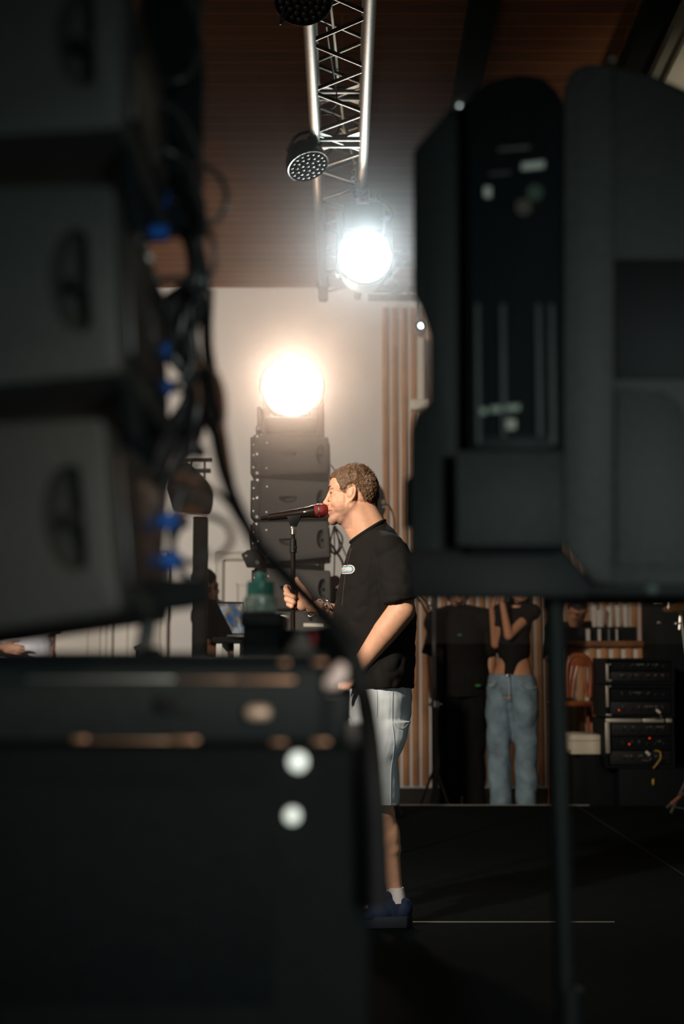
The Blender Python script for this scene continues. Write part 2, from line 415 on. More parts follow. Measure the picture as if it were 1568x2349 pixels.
door('door_3', 20, 236, 1284, 'cream door behind the person in white')

# white bracket box on the slats
b = thing('wall_speaker', 'small white speaker on a bracket high on the timber slats', 'speaker', (px_x(958, 12.9), 12.8, P(958, 930, 12.9).z))
a1 = P(942, 940, 12.75); a2 = P(985, 918, 12.75)
obj('cabinet', MB().boxab((a1.x, 12.70, a1.z), (a2.x, 12.9, a2.z), 0.01), M['carton'], b)
a1 = P(958, 918, 12.85); a2 = P(972, 775, 12.85)
obj('bracket', MB().boxab((a1.x, 12.85, a1.z), (a2.x, 12.955, a2.z), 0.006), M['carton'], b)

# ------------------------------------------------------------------ trusses
XL, XR, Z0, Z1, TR = -0.128, 0.106, 3.65, 3.885, 0.025
def gusset(mb, a, b, c, t=0.006):
    a, b, c = Vector(a), Vector(b), Vector(c); n = (b - a).cross(c - a).normalized() * t / 2
    mb.prism([a - n, b - n, c - n], [a + n, b + n, c + n])
def truss_run(name, label, y0, y1, yr):
    t = thing(name, label, 'truss', (0, (y0 + y1) / 2, Z0))
    for x in (XL, XR):
        for z in (Z0, Z1): obj('chord', MB().cyl((x, y0, z), (x, y1, z), TR, seg=20), M['alu'], t)
    k = 0; y = y0 + 0.12
    while y + 0.25 < y1:
        if k % 2 == 0: fl = 1
        else: fl = -1
        near, far = (XL, XR) if fl > 0 else (XR, XL)
        if not (yr - 0.25 < y < yr - 0.001):
            pass
        obj('brace', MB().cyl((near, y, Z0), (far, y + 0.23, Z0), 0.009, seg=10), M['alu'], t)
        obj('brace', MB().cyl((far, y, Z1), (near, y + 0.23, Z1), 0.009, seg=10), M['alu'], t)
        for x in (XL, XR):
            za, zb = (Z0, Z1) if fl > 0 else (Z1, Z0)
            obj('brace', MB().cyl((x, y, za), (x, y + 0.23, zb), 0.009, seg=8), M['alu'], t)
        y += 0.25; k += 1
    for yy in (yr - 0.045, yr + 0.045):
        f = MB()
        for z in (Z0, Z1): f.cyl((XL, yy, z), (XR, yy, z), 0.017, seg=14)
        for x in (XL, XR): f.cyl((x, yy, Z0), (x, yy, Z1), 0.017, seg=14)
        obj('end_frame', f, M['alu'], t)
    g = MB()
    for z in (Z0, Z1):
        for sx, x in ((1, XL), (-1, XR)):
            gusset(g, (x, yr - 0.15, z), (x, yr - 0.03, z), (x + sx * 0.11, yr - 0.045, z))
            gusset(g, (x, yr + 0.15, z), (x, yr + 0.03, z), (x + sx * 0.11, yr + 0.045, z))
    obj('gusset_plate', g, M['alu'], t)
    return t
truss_run('lighting_truss', 'aluminium box truss running back over the stage', 3.4, 9.62, 6.62)
t = thing('lighting_truss', 'aluminium box truss crossing behind the glowing white lamp', 'truss', (1.4, 9.5, Z0))
YA, YB = 9.40, 9.635
for y in (YA, YB):
    for z in (Z0, Z1): obj('chord', MB().cyl((0.18, y, z), (3.2, y, z), TR, seg=16), M['alu'], t)
x = 0.25; k = 0
while x + 0.24 < 3.2:
    for y in (YA, YB):
        za, zb = (Z0, Z1) if (k % 2 == 0) == (y == YA) else (Z1, Z0)
        obj('brace', MB().cyl((x, y, za), (x + 0.24, y, zb), 0.009, seg=8), M['alu'], t)
    ya, yb = (YA, YB) if k % 2 else (YB, YA)
    for z in (Z0, Z1): obj('brace', MB().cyl((x, ya, z), (x + 0.24, yb, z), 0.009, seg=8), M['alu'], t)
    x += 0.25; k += 1
# cable along the main truss and hanging loops
single('cable', MB().tube([P(757, 0, 5.6), P(768, 100, 6.0), P(775, 180, 6.5), P(785, 260, 6.8), P(790, 300, 6.9), P(800, 330, 7.0), P(812, 372, 7.1), P(822, 420, 7.15)], 0.006), M['white_cable'],
       'thin pale cable strung along the inside of the truss', 'cable')
single('cable', MB().tube([P(748, 60, 5.8), P(755, 110, 6.1), P(768, 190, 6.4), P(772, 235, 6.5), P(760, 248, 6.55), P(735, 247, 6.6), P(728, 262, 6.62)], 0.004), M['cable'],
       'thin black cable drooping inside the truss', 'cable')
single('cable', MB().tube([P(735, 262, 6.62), P(760, 262, 6.6), P(775, 275, 6.6), P(777, 295, 6.6), P(765, 312, 6.62), P(745, 318, 6.7)], 0.005), M['cable'],
       'black cable looped beside the lower hanging spotlight', 'cable')

# ------------------------------------------------------------------ lamps on the truss
def led_par(name, label, c, n, r, hang):
    c = Vector(c); n = Vector(n).normalized(); x, y, _ = frame(n)
    t = thing(name, label, 'stage light', c)
    obj('housing', MB().lathe(c, n, [(-r * 1.05, 0), (-r * 1.05, r * .55), (-r * .95, r * .72), (-r * .45, r * .93), (-r * .1, r), (0.0, r), (0.004, r * .97), (0.002, r * .92), (-0.012, r * .91), (-0.012, 0)], 40), M['plastic'], t)
    l = MB(); q = r * 0.14
    pts = [(0, 0)] + [(math.cos(a) * rr, math.sin(a) * rr) for rr, m in ((.30, 6), (.58, 12), (.84, 18)) for a in [2 * math.pi * i / m + rr for i in range(m)]]
    for u, v in pts: l.sphere(c + x * (u * r * .92) + y * (v * r * .92) - n * 0.006, (q * .8, q * .8, q * .8), u=12, v=8)
    obj('lens_array', l, M['lens_glass'], t)
    obj('rim', MB().torus(c, n, r * 0.965, r * 0.03, seg=40), M['plastic'], t)
    h = Vector(hang); side = x if abs(x.z) < abs(y.z) else y
    s1 = c - n * r * 0.55 + side * r * 1.04; s2 = c - n * r * 0.55 - side * r * 1.04
    up = (h - (c - n * r * .55)).normalized()
    obj('yoke', MB().tube([s1, s1 + up * r * 0.9 , (s1 + s2) / 2 + up * r * 1.35, s2 + up * r * 0.9, s2], 0.008, 8, 10), M['plastic'], t)
    obj('stem', MB().cyl((s1 + s2) / 2 + up * r * 1.3, h, 0.028, 0.020, 12), M['plastic'], t)
    obj('clamp', MB().torus(h, (0, 1, 0), 0.032, 0.011, seg=20).box(h + Vector((0, 0, -0.035)), (0.05, 0.04, 0.03), None, 0.004), M['plastic'], t)
    obj('cable', MB().tube([h + Vector((-.02, 0, -.02)), h + Vector((-.08, .02, -.05)), h + Vector((-.10, .03, -.12)), c - n * r * .95], 0.004), M['cable'], t)
    return t
led_par('led_spotlight', 'round black LED spotlight hanging below the truss, lens visible', P(706, 381, 6.62), (0.30, -0.34, -0.89), 0.105, (XL, 6.62, Z0))
led_par('led_spotlight', 'round black LED spotlight cut by the top edge', P(695, 6, 5.05), (0.04, -0.42, -0.90), 0.107, (XL, 5.05, Z0))

def lit_head(name, label, c, r, m_lens, body_w, up=1, anchor=None):
    """moving head: base box, two yoke arms, round head, lit lens towards the room"""
    c = Vector(c); t = thing(name, label, 'stage light', c)
    n = Vector((0, -1, 0))
    obj('head', MB().lathe(c, n, [(-r * 2.1, 0), (-r * 2.1, r * .6), (-r * 1.7, r * .95), (-r * .4, r * 1.08), (0.0, r * 1.08), (0.006, r * 1.02), (-0.01, r * .99), (-0.02, 0)], 40), M['plastic'], t)
    obj('lens', MB().lathe(c, n, [(-0.015, r * .98), (0.01, r * .85), (0.022, r * .5), (0.026, 0)], 40), m_lens, t)
    bw = body_w / 2; zb = c.z + up * (r + 0.16)
    for s in (-1, 1):
        q = MB(); x0 = c.x + s * (r * 0.80); x1 = c.x + s * (r * 0.80 + 0.04)
        q.boxab((x0, c.y + r, c.z - up * r * .4), (x1, c.y + r * 1.6, zb), 0.008)
        obj('yoke_arm', q, M['plastic'], t)
    return t, zb
c1 = LAMP1 + Vector((0, 0, 0))
t, zb = lit_head('moving_head_lamp', 'glowing white stage lamp hanging from the truss', c1, 0.138, M['lamp_cool'], 0.2, 1)
a = P(786, 455, 7.25); b2 = P(880, 508, 7.25)
obj('base', MB().boxab((a.x, 7.30, b2.z - 0.03), (b2.x, 7.50, a.z), 0.012), M['plastic'], t)
obj('printed_strip', MB().boxab((P(818, 464, 7.29).x, 7.295, P(0, 467, 7.29).z), (P(845, 464, 7.29).x, 7.2995, P(0, 464, 7.29).z)), mat('faded_orange_print', (.4, .2, .1), .6), t)
for px in (815, 848):
    cl = MB(); k = P(px, 455, 7.36); cl.tube([k, k + Vector((-.012, 0, .05)), (XR, 7.36, Z0 - .02)], 0.009).torus((XR, 7.3 + (px - 830) * .003, Z0), (0, 1, 0), 0.033, 0.008)
    obj('clamp', cl, M['steel'], t)
obj('power_cable', MB().tube([P(872, 440, 7.3), P(868, 455, 7.3), P(890, 470, 7.3), P(900, 492, 7.3), P(893, 505, 7.3), P(880, 503, 7.3)], 0.007), M['cable'], t)
obj('power_plug', MB().boxab(P(874, 506, 7.27), P(893, 494, 7.24), 0.004), M['blue_plug'], t)
# small lit lamp and dark fixtures under the crossing truss
c = P(965, 747, 9.3); t = thing('small_spotlight', 'small black spotlight with a white point of light beside the timber slats', 'stage light', c)
obj('housing', MB().lathe(c, (0, -1, 0), [(-.16, 0), (-.16, .035), (-.02, .042), (0, .042), (0, .03), (-.006, 0)], 24), M['plastic'], t)
obj('lens', MB().lathe(c, (0, -1, 0), [(-.005, .024), (.004, .016), (.006, 0)], 20), M['lamp_small'], t)
obj('bracket', MB().tube([c + Vector((0, .08, .04)), c + Vector((-.01, .1, .12)), (c.x, YA, Z0)], 0.010).torus((c.x, YA, Z0), (1, 0, 0), .034, .01), M['plastic'], t)
c = P(741, 655, 9.3); t = thing('hanging_lamp_fixture', 'dark narrow fixture hanging below the far end of the truss', 'stage light', c)
obj('housing', MB().box(c, (.07, .09, .22), None, .02), M['plastic'], t)
obj('stem', MB().cyl(c + Vector((0, 0, .1)), (XL, 9.3, Z0), 0.022), M['plastic'], t)
obj('clamp', MB().torus((XL, 9.3, Z0), (0, 1, 0), .034, .011).box((XL, 9.3, Z0 - .05), (.05, .05, .05), None, .006), M['plastic'], t)
# hoist chain under the right-hand chord
t = thing('hoist_chain', 'dark hanging chain beside the right-hand truss tube', 'chain', P(815, 350, 7.0))
for i in range(11):
    p = P(817 - i * .6, 325 + i * 8.5, 7.0)
    obj('chain_link', MB().torus(p, (1, 0, 0) if i % 2 else (0, 1, 0), 0.011, 0.004, seg=12, tseg=6), M['steel'], t)
obj('hook', MB().tube([P(817, 325, 7.0), P(806, 318, 7.0), P(795, 305, 6.98), P(783, 290, 6.95)], 0.014), M['steel'], t)

# ------------------------------------------------------------------ line array boxes
def boolean_cut(me, cut_mb):
    o = bpy.data.objects.new('a', me); C.objects.link(o)
    cm = bpy.data.meshes.new('c'); cut_mb.bm.to_mesh(cm); cut_mb.bm.free(); c = bpy.data.objects.new('b', cm); C.objects.link(c)
    m = o.modifiers.new('b', 'BOOLEAN'); m.operation = 'DIFFERENCE'; m.object = c; m.solver = 'EXACT'
    dg = bpy.context.evaluated_depsgraph_get(); dg.update()
    m2 = bpy.data.meshes.new_from_object(o.evaluated_get(dg))
    for q in (o, c): bpy.data.objects.remove(q)
    return m2
BD, BF, BR_ = 0.436, 0.118, 0.101       # depth, half height at front, half height at rear
def array_box(name, label, loc, tilt, width, paint, group=None, bolts=True, plugs=False):
    """side-on wedge cabinet: front at x=0, rear at x=BD, camera-facing side at y=0; loc = front centre"""
    t = thing(name, label, 'speaker', loc, group)
    L = Vector(loc); Rt = Matrix.Rotation(R(-tilt), 3, 'Y')
    def T(x, y, z): return L + Rt @ Vector((x, y, z))
    def xf(mb):
        for v in mb.bm.verts: v.co = L + Rt @ v.co
        return mb
    out = [(0.0, BF - .02), (0.012, BF), (0.05, BF), (BD - .006, BR_), (BD, BR_ - .006), (BD, -BR_ + .006), (BD - .006, -BR_), (0.05, -BF), (0.012, -BF), (0.0, -BF + .02)]
    mb = MB().prism([(x, 0, z) for x, z in out], [(x, width, z) for x, z in out], 0.004)
    me = bpy.data.meshes.new('cabinet'); mb.bm.to_mesh(me); mb.bm.free()
    ear = dict(c=(BD - 0.042, 0, 0.0), r=(0.028, 0.05, 0.055)); mid = dict(c=(0.205, 0, 0.012), r=(0.05, 0.035, 0.036))
    cut = MB()
    def half(c, r, keep):   # half ellipsoid cutter
        bm = bmesh.new(); bmesh.ops.create_uvsphere(bm, u_segments=28, v_segments=16, radius=1)
        n = {'x-': (1, 0, 0), 'z-': (0, 0, 1)}[keep]
        bmesh.ops.bisect_plane(bm, geom=bm.verts[:] + bm.edges[:] + bm.faces[:], plane_co=(0.45 if keep == 'x-' else 0.1, 0, 0) if keep == 'x-' else (0, 0, 0.1), plane_no=n, clear_outer=True)
        bmesh.ops.holes_fill(bm, edges=[e for e in bm.edges if e.is_boundary], sides=0)
        for v in bm.verts: v.co = Vector((c[0] + v.co.x * r[0], c[1] + v.co.y * r[1], c[2] + v.co.z * r[2]))
        return bm
    cut.add(half(ear['c'], ear['r'], 'x-')); cut.add(half(mid['c'], mid['r'], 'z-'))
    me = boolean_cut(me, cut)
    me.transform(Matrix.Translation(L) @ Rt.to_4x4())
    link('cabinet', me, paint, t)
    for nm, q, kp in (('side_handle', ear, 'x-'), ('carry_handle', mid, 'z-')):
        bm = half((q['c'][0], 0.0005, q['c'][2]), [k * 1.03 for k in q['r']], kp)
        bmesh.ops.bisect_plane(bm, geom=bm.verts[:] + bm.edges[:] + bm.faces[:], plane_co=(0, -0.0006, 0), plane_no=(0, -1, 0), clear_outer=True)
        h = MB(); h.add(bm)
        if nm == 'side_handle':
            h.box((q['c'][0] + .0, 0.012, q['c'][2]), (q['r'][0] * 1.1, 0.008, 0.012), None, 0.003)
        hm = M['rubber'] if (nm == 'side_handle' ) else paint
        obj(nm, xf(h), hm, t)
    obj('rigging_rail', xf(MB().boxab((0.018, -0.005, -BF + .004), (0.046, 0.004, BF - .004), 0.002)), M['black_textured'] if paint is not M['near_paint'] else M['black'], t)
    for z in (BF - .012, -BF + .014, 0.005):
        m = M['chrome'] if z < 0 else M['steel']
        obj('bolt', xf(MB().cyl((0.031, -0.012, z), (0.031, -0.004, z), 0.0085 if z < 0 else 0.006, seg=16)), m, t)
    for x, z in ((0.086, .07), (0.084, -.095 + .02), (0.010, .06), (0.010, 0.0), (0.010, -.07)):
        obj('screw', xf(MB().cyl((x, -0.003, z), (x, 0.001, z), 0.0042, seg=12)), M['steel'], t)
    obj('front_grille', xf(MB().boxab((-0.008, 0.01, -BF + .012), (0.001, width - .01, BF - .012), 0.003)), M['rubber'], t)
    rp = obj('rear_panel', xf(MB().boxab((BD - .001, 0.05, -BR_ + .03), (BD + .006, width - .05, BR_ - .03), 0.002)), M['plastic'], t)
    return t
# far tower
YS = 8.0
xf_ = P(577, 1100, YS).x
FT = [(1044, 0.2, 'rear speaker box topmost in the far tower, under the glowing warm lamp'),
      (1144, -0.6, 'second speaker box from the top of the far tower'),
      (1246, 3.2, 'third speaker box down the far tower, behind the microphone stand'),
      (1350, 0.0, 'lowest speaker box of the far tower, behind the hand')]
for cy, tl, lb in FT:
    loc = P(577, cy, YS); dx = 0.006 if cy > 1300 else 0
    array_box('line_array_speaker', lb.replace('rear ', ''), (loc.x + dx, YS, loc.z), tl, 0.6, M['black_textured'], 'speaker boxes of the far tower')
# wedge spacers / uprights between third and fourth box
q = MB()
for px in (730, 740): q.boxab(P(px, 1312, YS + .15), P(px + 4, 1285, YS + .17))
single('tower_spacer', q.boxab(P(585, 1306, YS + .10), P(738, 1301, YS + .3)), M['black'], 'black rigging frame between the two lowest boxes of the far tower', 'bracket')
# subwoofer the tower stands on
z1 = P(600, 1398, YS).z
t = thing('subwoofer', 'wide dark subwoofer with a pale strip under the far tower', 'speaker', (P(690, 1500, YS).x, YS + .3, SD))
a = P(560, 1400, YS - .05); b = P(790, 1400, YS - .05)
obj('cabinet', MB().boxab((a.x, YS - .05, SD), (b.x, YS + .7, z1 - .012), 0.01), M['black_textured'], t)
obj('top_edge_strip', MB().boxab((P(700, 0, YS).x, YS - .056, P(0, 1438, YS).z), (P(745, 0, YS).x, YS - .05, P(0, 1430, YS).z)), M['label_white'], t)
obj('socket', MB().cyl(P(713, 1420, YS - .052), P(713, 1420, YS - .045), 0.012), M['rubber'], t)
obj('handle', MB().boxab(P(640, 1424, YS - .056), P(665, 1412, YS - .04), .002), M['steel'], t)
t2 = thing('paper_tray', 'pale oval tray lying on the subwoofer below the hand', 'tray', P(650, 1397, YS - .0))
obj('tray', MB().lathe(P(650, 1399, YS + .12), (0, 0, 1), [(0, 0), (0, .07), (.022, .075), (.03, .07), (.03, 0)], 28), M['white_plastic'], t2)
# clamp bracket sticking out left of the tower
cc = P(577, 1279, YS - .08)
t = thing('tower_clamp', 'black angular clamp sticking out left of the far tower', 'bracket', cc)
o6 = [(553, 1272), (566, 1262), (590, 1258), (600, 1276), (598, 1304), (566, 1302)]
obj('plate', MB().prism([P(x, y, YS - .09) for x, y in o6], [P(x, y, YS - .02) for x, y in o6], .004), M['rubber'], t)
obj('bolt', MB().cyl(P(590, 1290, YS - .11), P(590, 1290, YS - .08), .012), M['chrome'], t)
obj('bolt', MB().cyl(P(564, 1275, YS - .1), P(564, 1275, YS - .08), .007), M['steel'], t)
# warm lit head on top of the tower
t, zb = lit_head('moving_head_lamp', 'glowing warm stage lamp on top of the far speaker tower', LAMP2, 0.178, M['lamp_warm'], .3, -1)
a = P(610, 996, 8.1); b = P(728, 968, 8.1)
obj('base', MB().boxab((a.x, 8.02, a.z), (b.x, 8.36, b.z + .02), .02), M['black_textured'], t)
for x, y in ((596, 965), (722, 965)): obj('arm_cover', MB().boxab(P(x - 8, y + 18, 8.05), P(x + 8, y - 20, 8.25), .01), M['black_textured'], t)
q = thing('rigging_post', 'small bolted post on the top left corner of the far tower', 'bracket', P(592, 993, 8.0))
obj('plate', MB().boxab(P(586, 998, 8.02), P(598, 980, 8.06), .004), M['black_textured'], q)
obj('bolt', MB().cyl(P(592, 984, 8.0), P(592, 984, 8.02), .010), M['chrome'], q)
# cables behind the tower
for lb, pts, r in (
    ('thin cable dropping from the top box behind the singer', [(753, 1062), (765, 1075), (775, 1095), (778, 1130)], .004),
    ('black cable coil hanging between tower and singer, left loop', [(766, 1206), (757, 1250), (768, 1272), (778, 1250), (768, 1206)], .005),
    ('black cable coil hanging between tower and singer, right loop', [(766, 1206), (785, 1235), (775, 1268), (752, 1262), (750, 1245)], .005),
    ('long straight cable hanging from the coil to the tower foot', [(766, 1206), (767, 1270), (766, 1318), (765, 1345)], .004),
    ('cable slanting from the coil behind the black shirt', [(752, 1240), (768, 1262), (785, 1290), (792, 1330)], .007),
    ('thin cable slanting down behind the chest of the singer', [(768, 1215), (785, 1255), (800, 1290)], .004)):
    single('cable', MB().tube([P(x, y, 8.5) for x, y in pts], r), M['cable'], lb, 'cable')
t = thing('red_cable_drum', 'dark cable drum with a red side beside the lowest box', 'cable drum', P(765, 1335, 8.5))
obj('drum', MB().cyl(P(765, 1335, 8.6), P(765, 1335, 8.45), .035, seg=24), M['rubber'], t)
obj('flange', MB().cyl(P(768, 1333, 8.45), P(768, 1333, 8.44), .034, seg=24), M['red_tape'], t)
single('support_block', MB().boxab((P(752, 0, 8.8).x, 8.72, SD), (P(790, 0, 8.8).x, 9.0, P(0, 1348, 8.72).z), .01), M['black'], 'dark upright case standing between tower and singer', 'case')

# second lit-less head on a post, left of the tower
t = thing('lighting_stand', 'dark lamp stand with a crossbar seen between hanging cables', 'lighting stand', P(472, 1500, 8.3) * 1.0)
t.location.z = SD
xc = P(472, 0, 8.3).x
obj('post', MB().boxab((xc - .042, 8.26, SD + .02), (xc + .042, 8.34, P(0, 1185, 8.3).z), .008), M['rubber'], t)
obj('base_plate', MB().boxab((xc - .2, 8.05, SD), (xc + .2, 8.55, SD + .02), .005), M['rubber'], t)
oh = [(392, 1062), (430, 1058), (470, 1098), (490, 1128), (488, 1160), (482, 1182), (400, 1176), (380, 1120)]
obj('head', MB().prism([P(x, y, 8.15) for x, y in oh], [P(x, y, 8.45) for x, y in oh], .02), M['rubber'], t)
obj('crossbar', MB().cyl(P(384, 1054, 8.3), P(487, 1055, 8.3), .012), M['black_textured'], t)
q = MB()
for px in (436, 466): q.boxab(P(px, 1100, 8.3), P(px + 6, 1052, 8.33), .003)
q.boxab(P(436, 1084, 8.3), P(484, 1076, 8.33), .003)
obj('bracket', q, M['black_textured'], t)
t = thing('cardboard_flap', 'folded grey card standing beside the near pole', 'card', P(318, 1487, 7.6))
obj('flap', MB().prism([P(306, 1484, 7.6), P(330, 1474, 7.6), P(330, 1494, 7.6), P(311, 1494, 7.6)], [P(306, 1484, 7.7), P(330, 1474, 7.7), P(330, 1494, 7.7), P(311, 1494, 7.7)]), mat('grey_card', (.12, .11, .09), .7), t)
obj('stand_post', MB().cyl((P(318, 0, 7.65).x, 7.65, SD), P(318, 1492, 7.65), .012).cyl((P(318, 0, 7.65).x, 7.65, SD), (P(318, 0, 7.65).x, 7.65, SD + .015), .12, seg=28), M['black'], t)
t.location.z = t.location.z

# table with laptop
zt = P(0, 1462, 7.6).z
t = thing('work_table', 'dark narrow table carrying the open laptop', 'table', (P(520, 0, 7.6).x, 7.6, SD))
ta = P(492, 1462, 7.6)
obj('tabletop', MB().boxab((ta.x, 7.45, zt - .03), (P(572, 0, 7.6).x, 7.9, zt), .005), M['black'], t)
for x in (ta.x + .02, P(572, 0, 7.6).x - .05):
    for y in (7.47, 7.85): obj('leg', MB().boxab((x, y, SD), (x + .03, y + .03, zt - .03)), M['white_plastic'], t)
t = thing('laptop', 'open silver laptop with a colourful blue and orange screen', 'laptop', P(530, 1460, 7.6))
sc = [P(494, 1380, 7.62), P(558, 1381, 7.50), P(566, 1457, 7.50), P(533, 1456, 7.58)]
nrm = (sc[1] - sc[0]).cross(sc[3] - sc[0]).normalized()
if nrm.y > 0: nrm = -nrm
obj('lid', MB().prism([p - nrm * .001 for p in sc], [p - nrm * .010 for p in sc], .0015), M['steel'], t)
def inset(f, g0=0.0, g1=1.0, h0=0.0, h1=1.0):
    def q(u, v): return (sc[0] * (1 - u) + sc[1] * u) * (1 - v) + (sc[3] * (1 - u) + sc[2] * u) * v + nrm * f
    return [q(g0, h0), q(g1, h0), q(g1, h1), q(g0, h1)]
msc = bpy.data.materials.new('laptop_display'); msc.use_nodes = True
nt = msc.node_tree; bb = nt.nodes['Principled BSDF']; tc = nt.nodes.new('ShaderNodeTexCoord'); nz = nt.nodes.new('ShaderNodeTexNoise'); nz.inputs['Scale'].default_value = 14
rp = nt.nodes.new('ShaderNodeValToRGB'); cr = rp.color_ramp; cr.interpolation = 'LINEAR'
cr.elements[0].position = .32; cr.elements[0].color = (.02, .07, .17, 1); cr.elements[1].position = .62; cr.elements[1].color = (.30, .38, .44, 1)
e = cr.elements.new(.45); e.color = (.06, .11, .17, 1); e = cr.elements.new(.53); e.color = (.25, .16, .08, 1)
nt.links.new(tc.outputs['Object'], nz.inputs['Vector']); nt.links.new(nz.outputs['Fac'], rp.inputs['Fac'])
nt.links.new(rp.outputs['Color'], bb.inputs['Emission Color']); bb.inputs['Emission Strength'].default_value = 0.55; bb.inputs['Base Color'].default_value = (.02, .02, .02, 1)
a = inset(.0005, .05, .96, .05, .95); b = inset(-.0005, .05, .96, .05, .95)
obj('screen', MB().prism(a, b), msc, t)
morg = mat('orange_app_grid', (.05, .02, .01), .5, emit=(.42, .20, .09), estr=.5)
g = MB()
for i in range(4):
    for j in range(8):
        g.prism(inset(.0012, .12 + i * .09, .19 + i * .09, .30 + j * .07, .345 + j * .07), inset(.0006, .12 + i * .09, .19 + i * .09, .30 + j * .07, .345 + j * .07))
obj('app_grid', g, morg, t)
obj('bezel', MB().prism(inset(.0009, 0, 1, 0, .05), inset(0, 0, 1, 0, .05)).prism(inset(.0009, 0, .05, .05, 1), inset(0, 0, .05, .05, 1)), M['black'], t)
kb = [sc[3], sc[2], sc[2] + Vector((.03, -.12, -.003)), sc[3] + Vector((-.02, -.14, -.003))]
obj('keyboard_deck', MB().prism([p + Vector((0, 0, -.012)) for p in kb], kb, .001), M['steel'], t)

# ------------------------------------------------------------------ behind the stage, right
# speaker on a pole behind the singer's neck
Yp = 9.0
t = thing('pole_speaker', 'black loudspeaker with small white labels behind the neck of the singer', 'speaker', (P(862, 0, Yp).x, Yp, 0))
o7 = [(838, 1098), (866, 1105), (880, 1128), (885, 1152), (884, 1168), (876, 1194), (838, 1196)]
obj('cabinet', MB().prism([P(x, y, Yp - .1) for x, y in o7], [P(x, y, Yp + .25) for x, y in o7], .01), M['rubber'], t)
obj('label', MB().boxab(P(874, 1156, Yp - .105), P(882, 1147, Yp - .101)), M['label_white'], t)
obj('label', MB().boxab(P(876, 1165, Yp - .105), P(883, 1160, Yp - .101)), M['label_white'], t)
obj('pole', MB().cyl((P(862, 0, Yp).x, Yp + .1, 0.02), P(862, 1194, Yp + .1), .018), M['plastic'], t)
q = MB()
for a in (90, 210, 330): q.cyl((P(862, 0, Yp).x, Yp + .1, .6), (P(862, 0, Yp).x + .24 * math.cos(R(a)), Yp + .1 + .24 * math.sin(R(a)), .02), .011)
obj('tripod_legs', q, M['plastic'], t)
obj('cable', MB().tube([P(884, 1157, Yp), P(892, 1160, Yp), P(900, 1178, Yp), P(904, 1200, Yp), P(903, 1230, Yp)], .005), M['cable'], t)

# tripod light stand
Yt = 9.85
t = thing('tripod_stand', 'thin black tripod stand left of the man in black', 'stand', (P(986, 0, Yt).x, Yt, 0))
px0 = P(986, 0, Yt).x
obj('pole', MB().cyl((px0, Yt, .12), (px0, Yt, P(0, 1372, Yt).z + .6), .016).cyl((px0, Yt, .12), (px0, Yt, P(0, 1616, Yt).z), .022), M['black_textured'], t)
obj('collar', MB().cyl((px0, Yt, P(0, 1622, Yt).z), (px0, Yt, P(0, 1608, Yt).z), .032).cyl((px0 - .05, Yt, P(0, 1616, Yt).z), (px0 + .05, Yt, P(0, 1616, Yt).z), .008), M['steel'], t)
for (tx, ty, yy) in ((942, 1855, Yt - .05), (1048, 1868, Yt - .1), (985, 1850, Yt + .4)):
    e_ = P(tx, ty, yy); e_.z = .02
    obj('leg', MB().cyl((px0, Yt, P(0, 1758, Yt).z), e_, .009), M['black_textured'], t)
obj('clip', MB().boxab(P(983, 1392, Yt - .02), P(990, 1378, Yt - .03), .003), M['steel'], t)
# cloth banner behind the back of the singer
Yb = 7.2
t = thing('cloth_banner', 'narrow blue hanging banner with white hem behind the back of the singer', 'banner', (P(943, 0, Yb).x, Yb, SD))
a, b, c_, d_ = P(936, 1330, Yb), P(947, 1330, Yb), P(953, 1418, Yb), P(934, 1418, Yb)
dy = Vector((0, .006, 0))
obj('cloth', MB().prism([a, b, c_, d_], [p + dy for p in (a, b, c_, d_)]), M['blue_cloth'], t)
a, b, c_, d_ = P(934, 1418, Yb - .002), P(953, 1418, Yb - .002), P(953, 1423, Yb - .002), P(934, 1423, Yb - .002)
obj('hem', MB().prism([a, b, c_, d_], [p + dy for p in (a, b, c_, d_)]), M['white_cotton'], t)
obj('pole', MB().cyl((P(893, 0, Yb).x, Yb + .01, SD), P(893, 1326, Yb + .01), .008).cyl(P(891, 1330, Yb + .01), P(949, 1330, Yb + .01), .006), M['black'], t)
for lb, pts in (('dark cable slanting down from the stand, upper one', [(955, 1365), (970, 1390), (984, 1420)]), ('dark cable slanting down from the stand, lower one', [(962, 1362), (976, 1380), (985, 1400)])):
    single('cable', MB().tube([P(x, y, Yt - .05) for x, y in pts], .007), M['cable'], lb, 'cable')

# bar counter
Yc = 10.9
t = thing('bar_counter', 'dim wooden bar counter with a slatted front on the right', 'bar', (P(1380, 0, Yc).x, Yc + .3, 0))
bx0, bx1 = P(1262, 0, Yc).x, P(1462, 0, Yc).x
zc = P(0, 1470, Yc).z
obj('countertop', MB().boxab((bx0, Yc - .06, P(0, 1484, Yc).z), (bx1, Yc + .6, zc), .008), M['wood_bar'], t)
obj('front_panel', MB().boxab((bx0 + .02, Yc + .02, .0), (bx1 - .02, Yc + .06, P(0, 1484, Yc).z)), M['backing'], t)
s = MB(); k = 0; x = bx0 + .03
while x < bx1 - .03: s.boxab((x, Yc - .005, .02), (x + .05, Yc + .02, P(0, 1485, Yc).z), .003); x += .0935
obj('slats', s, M['slat_wood'], t)
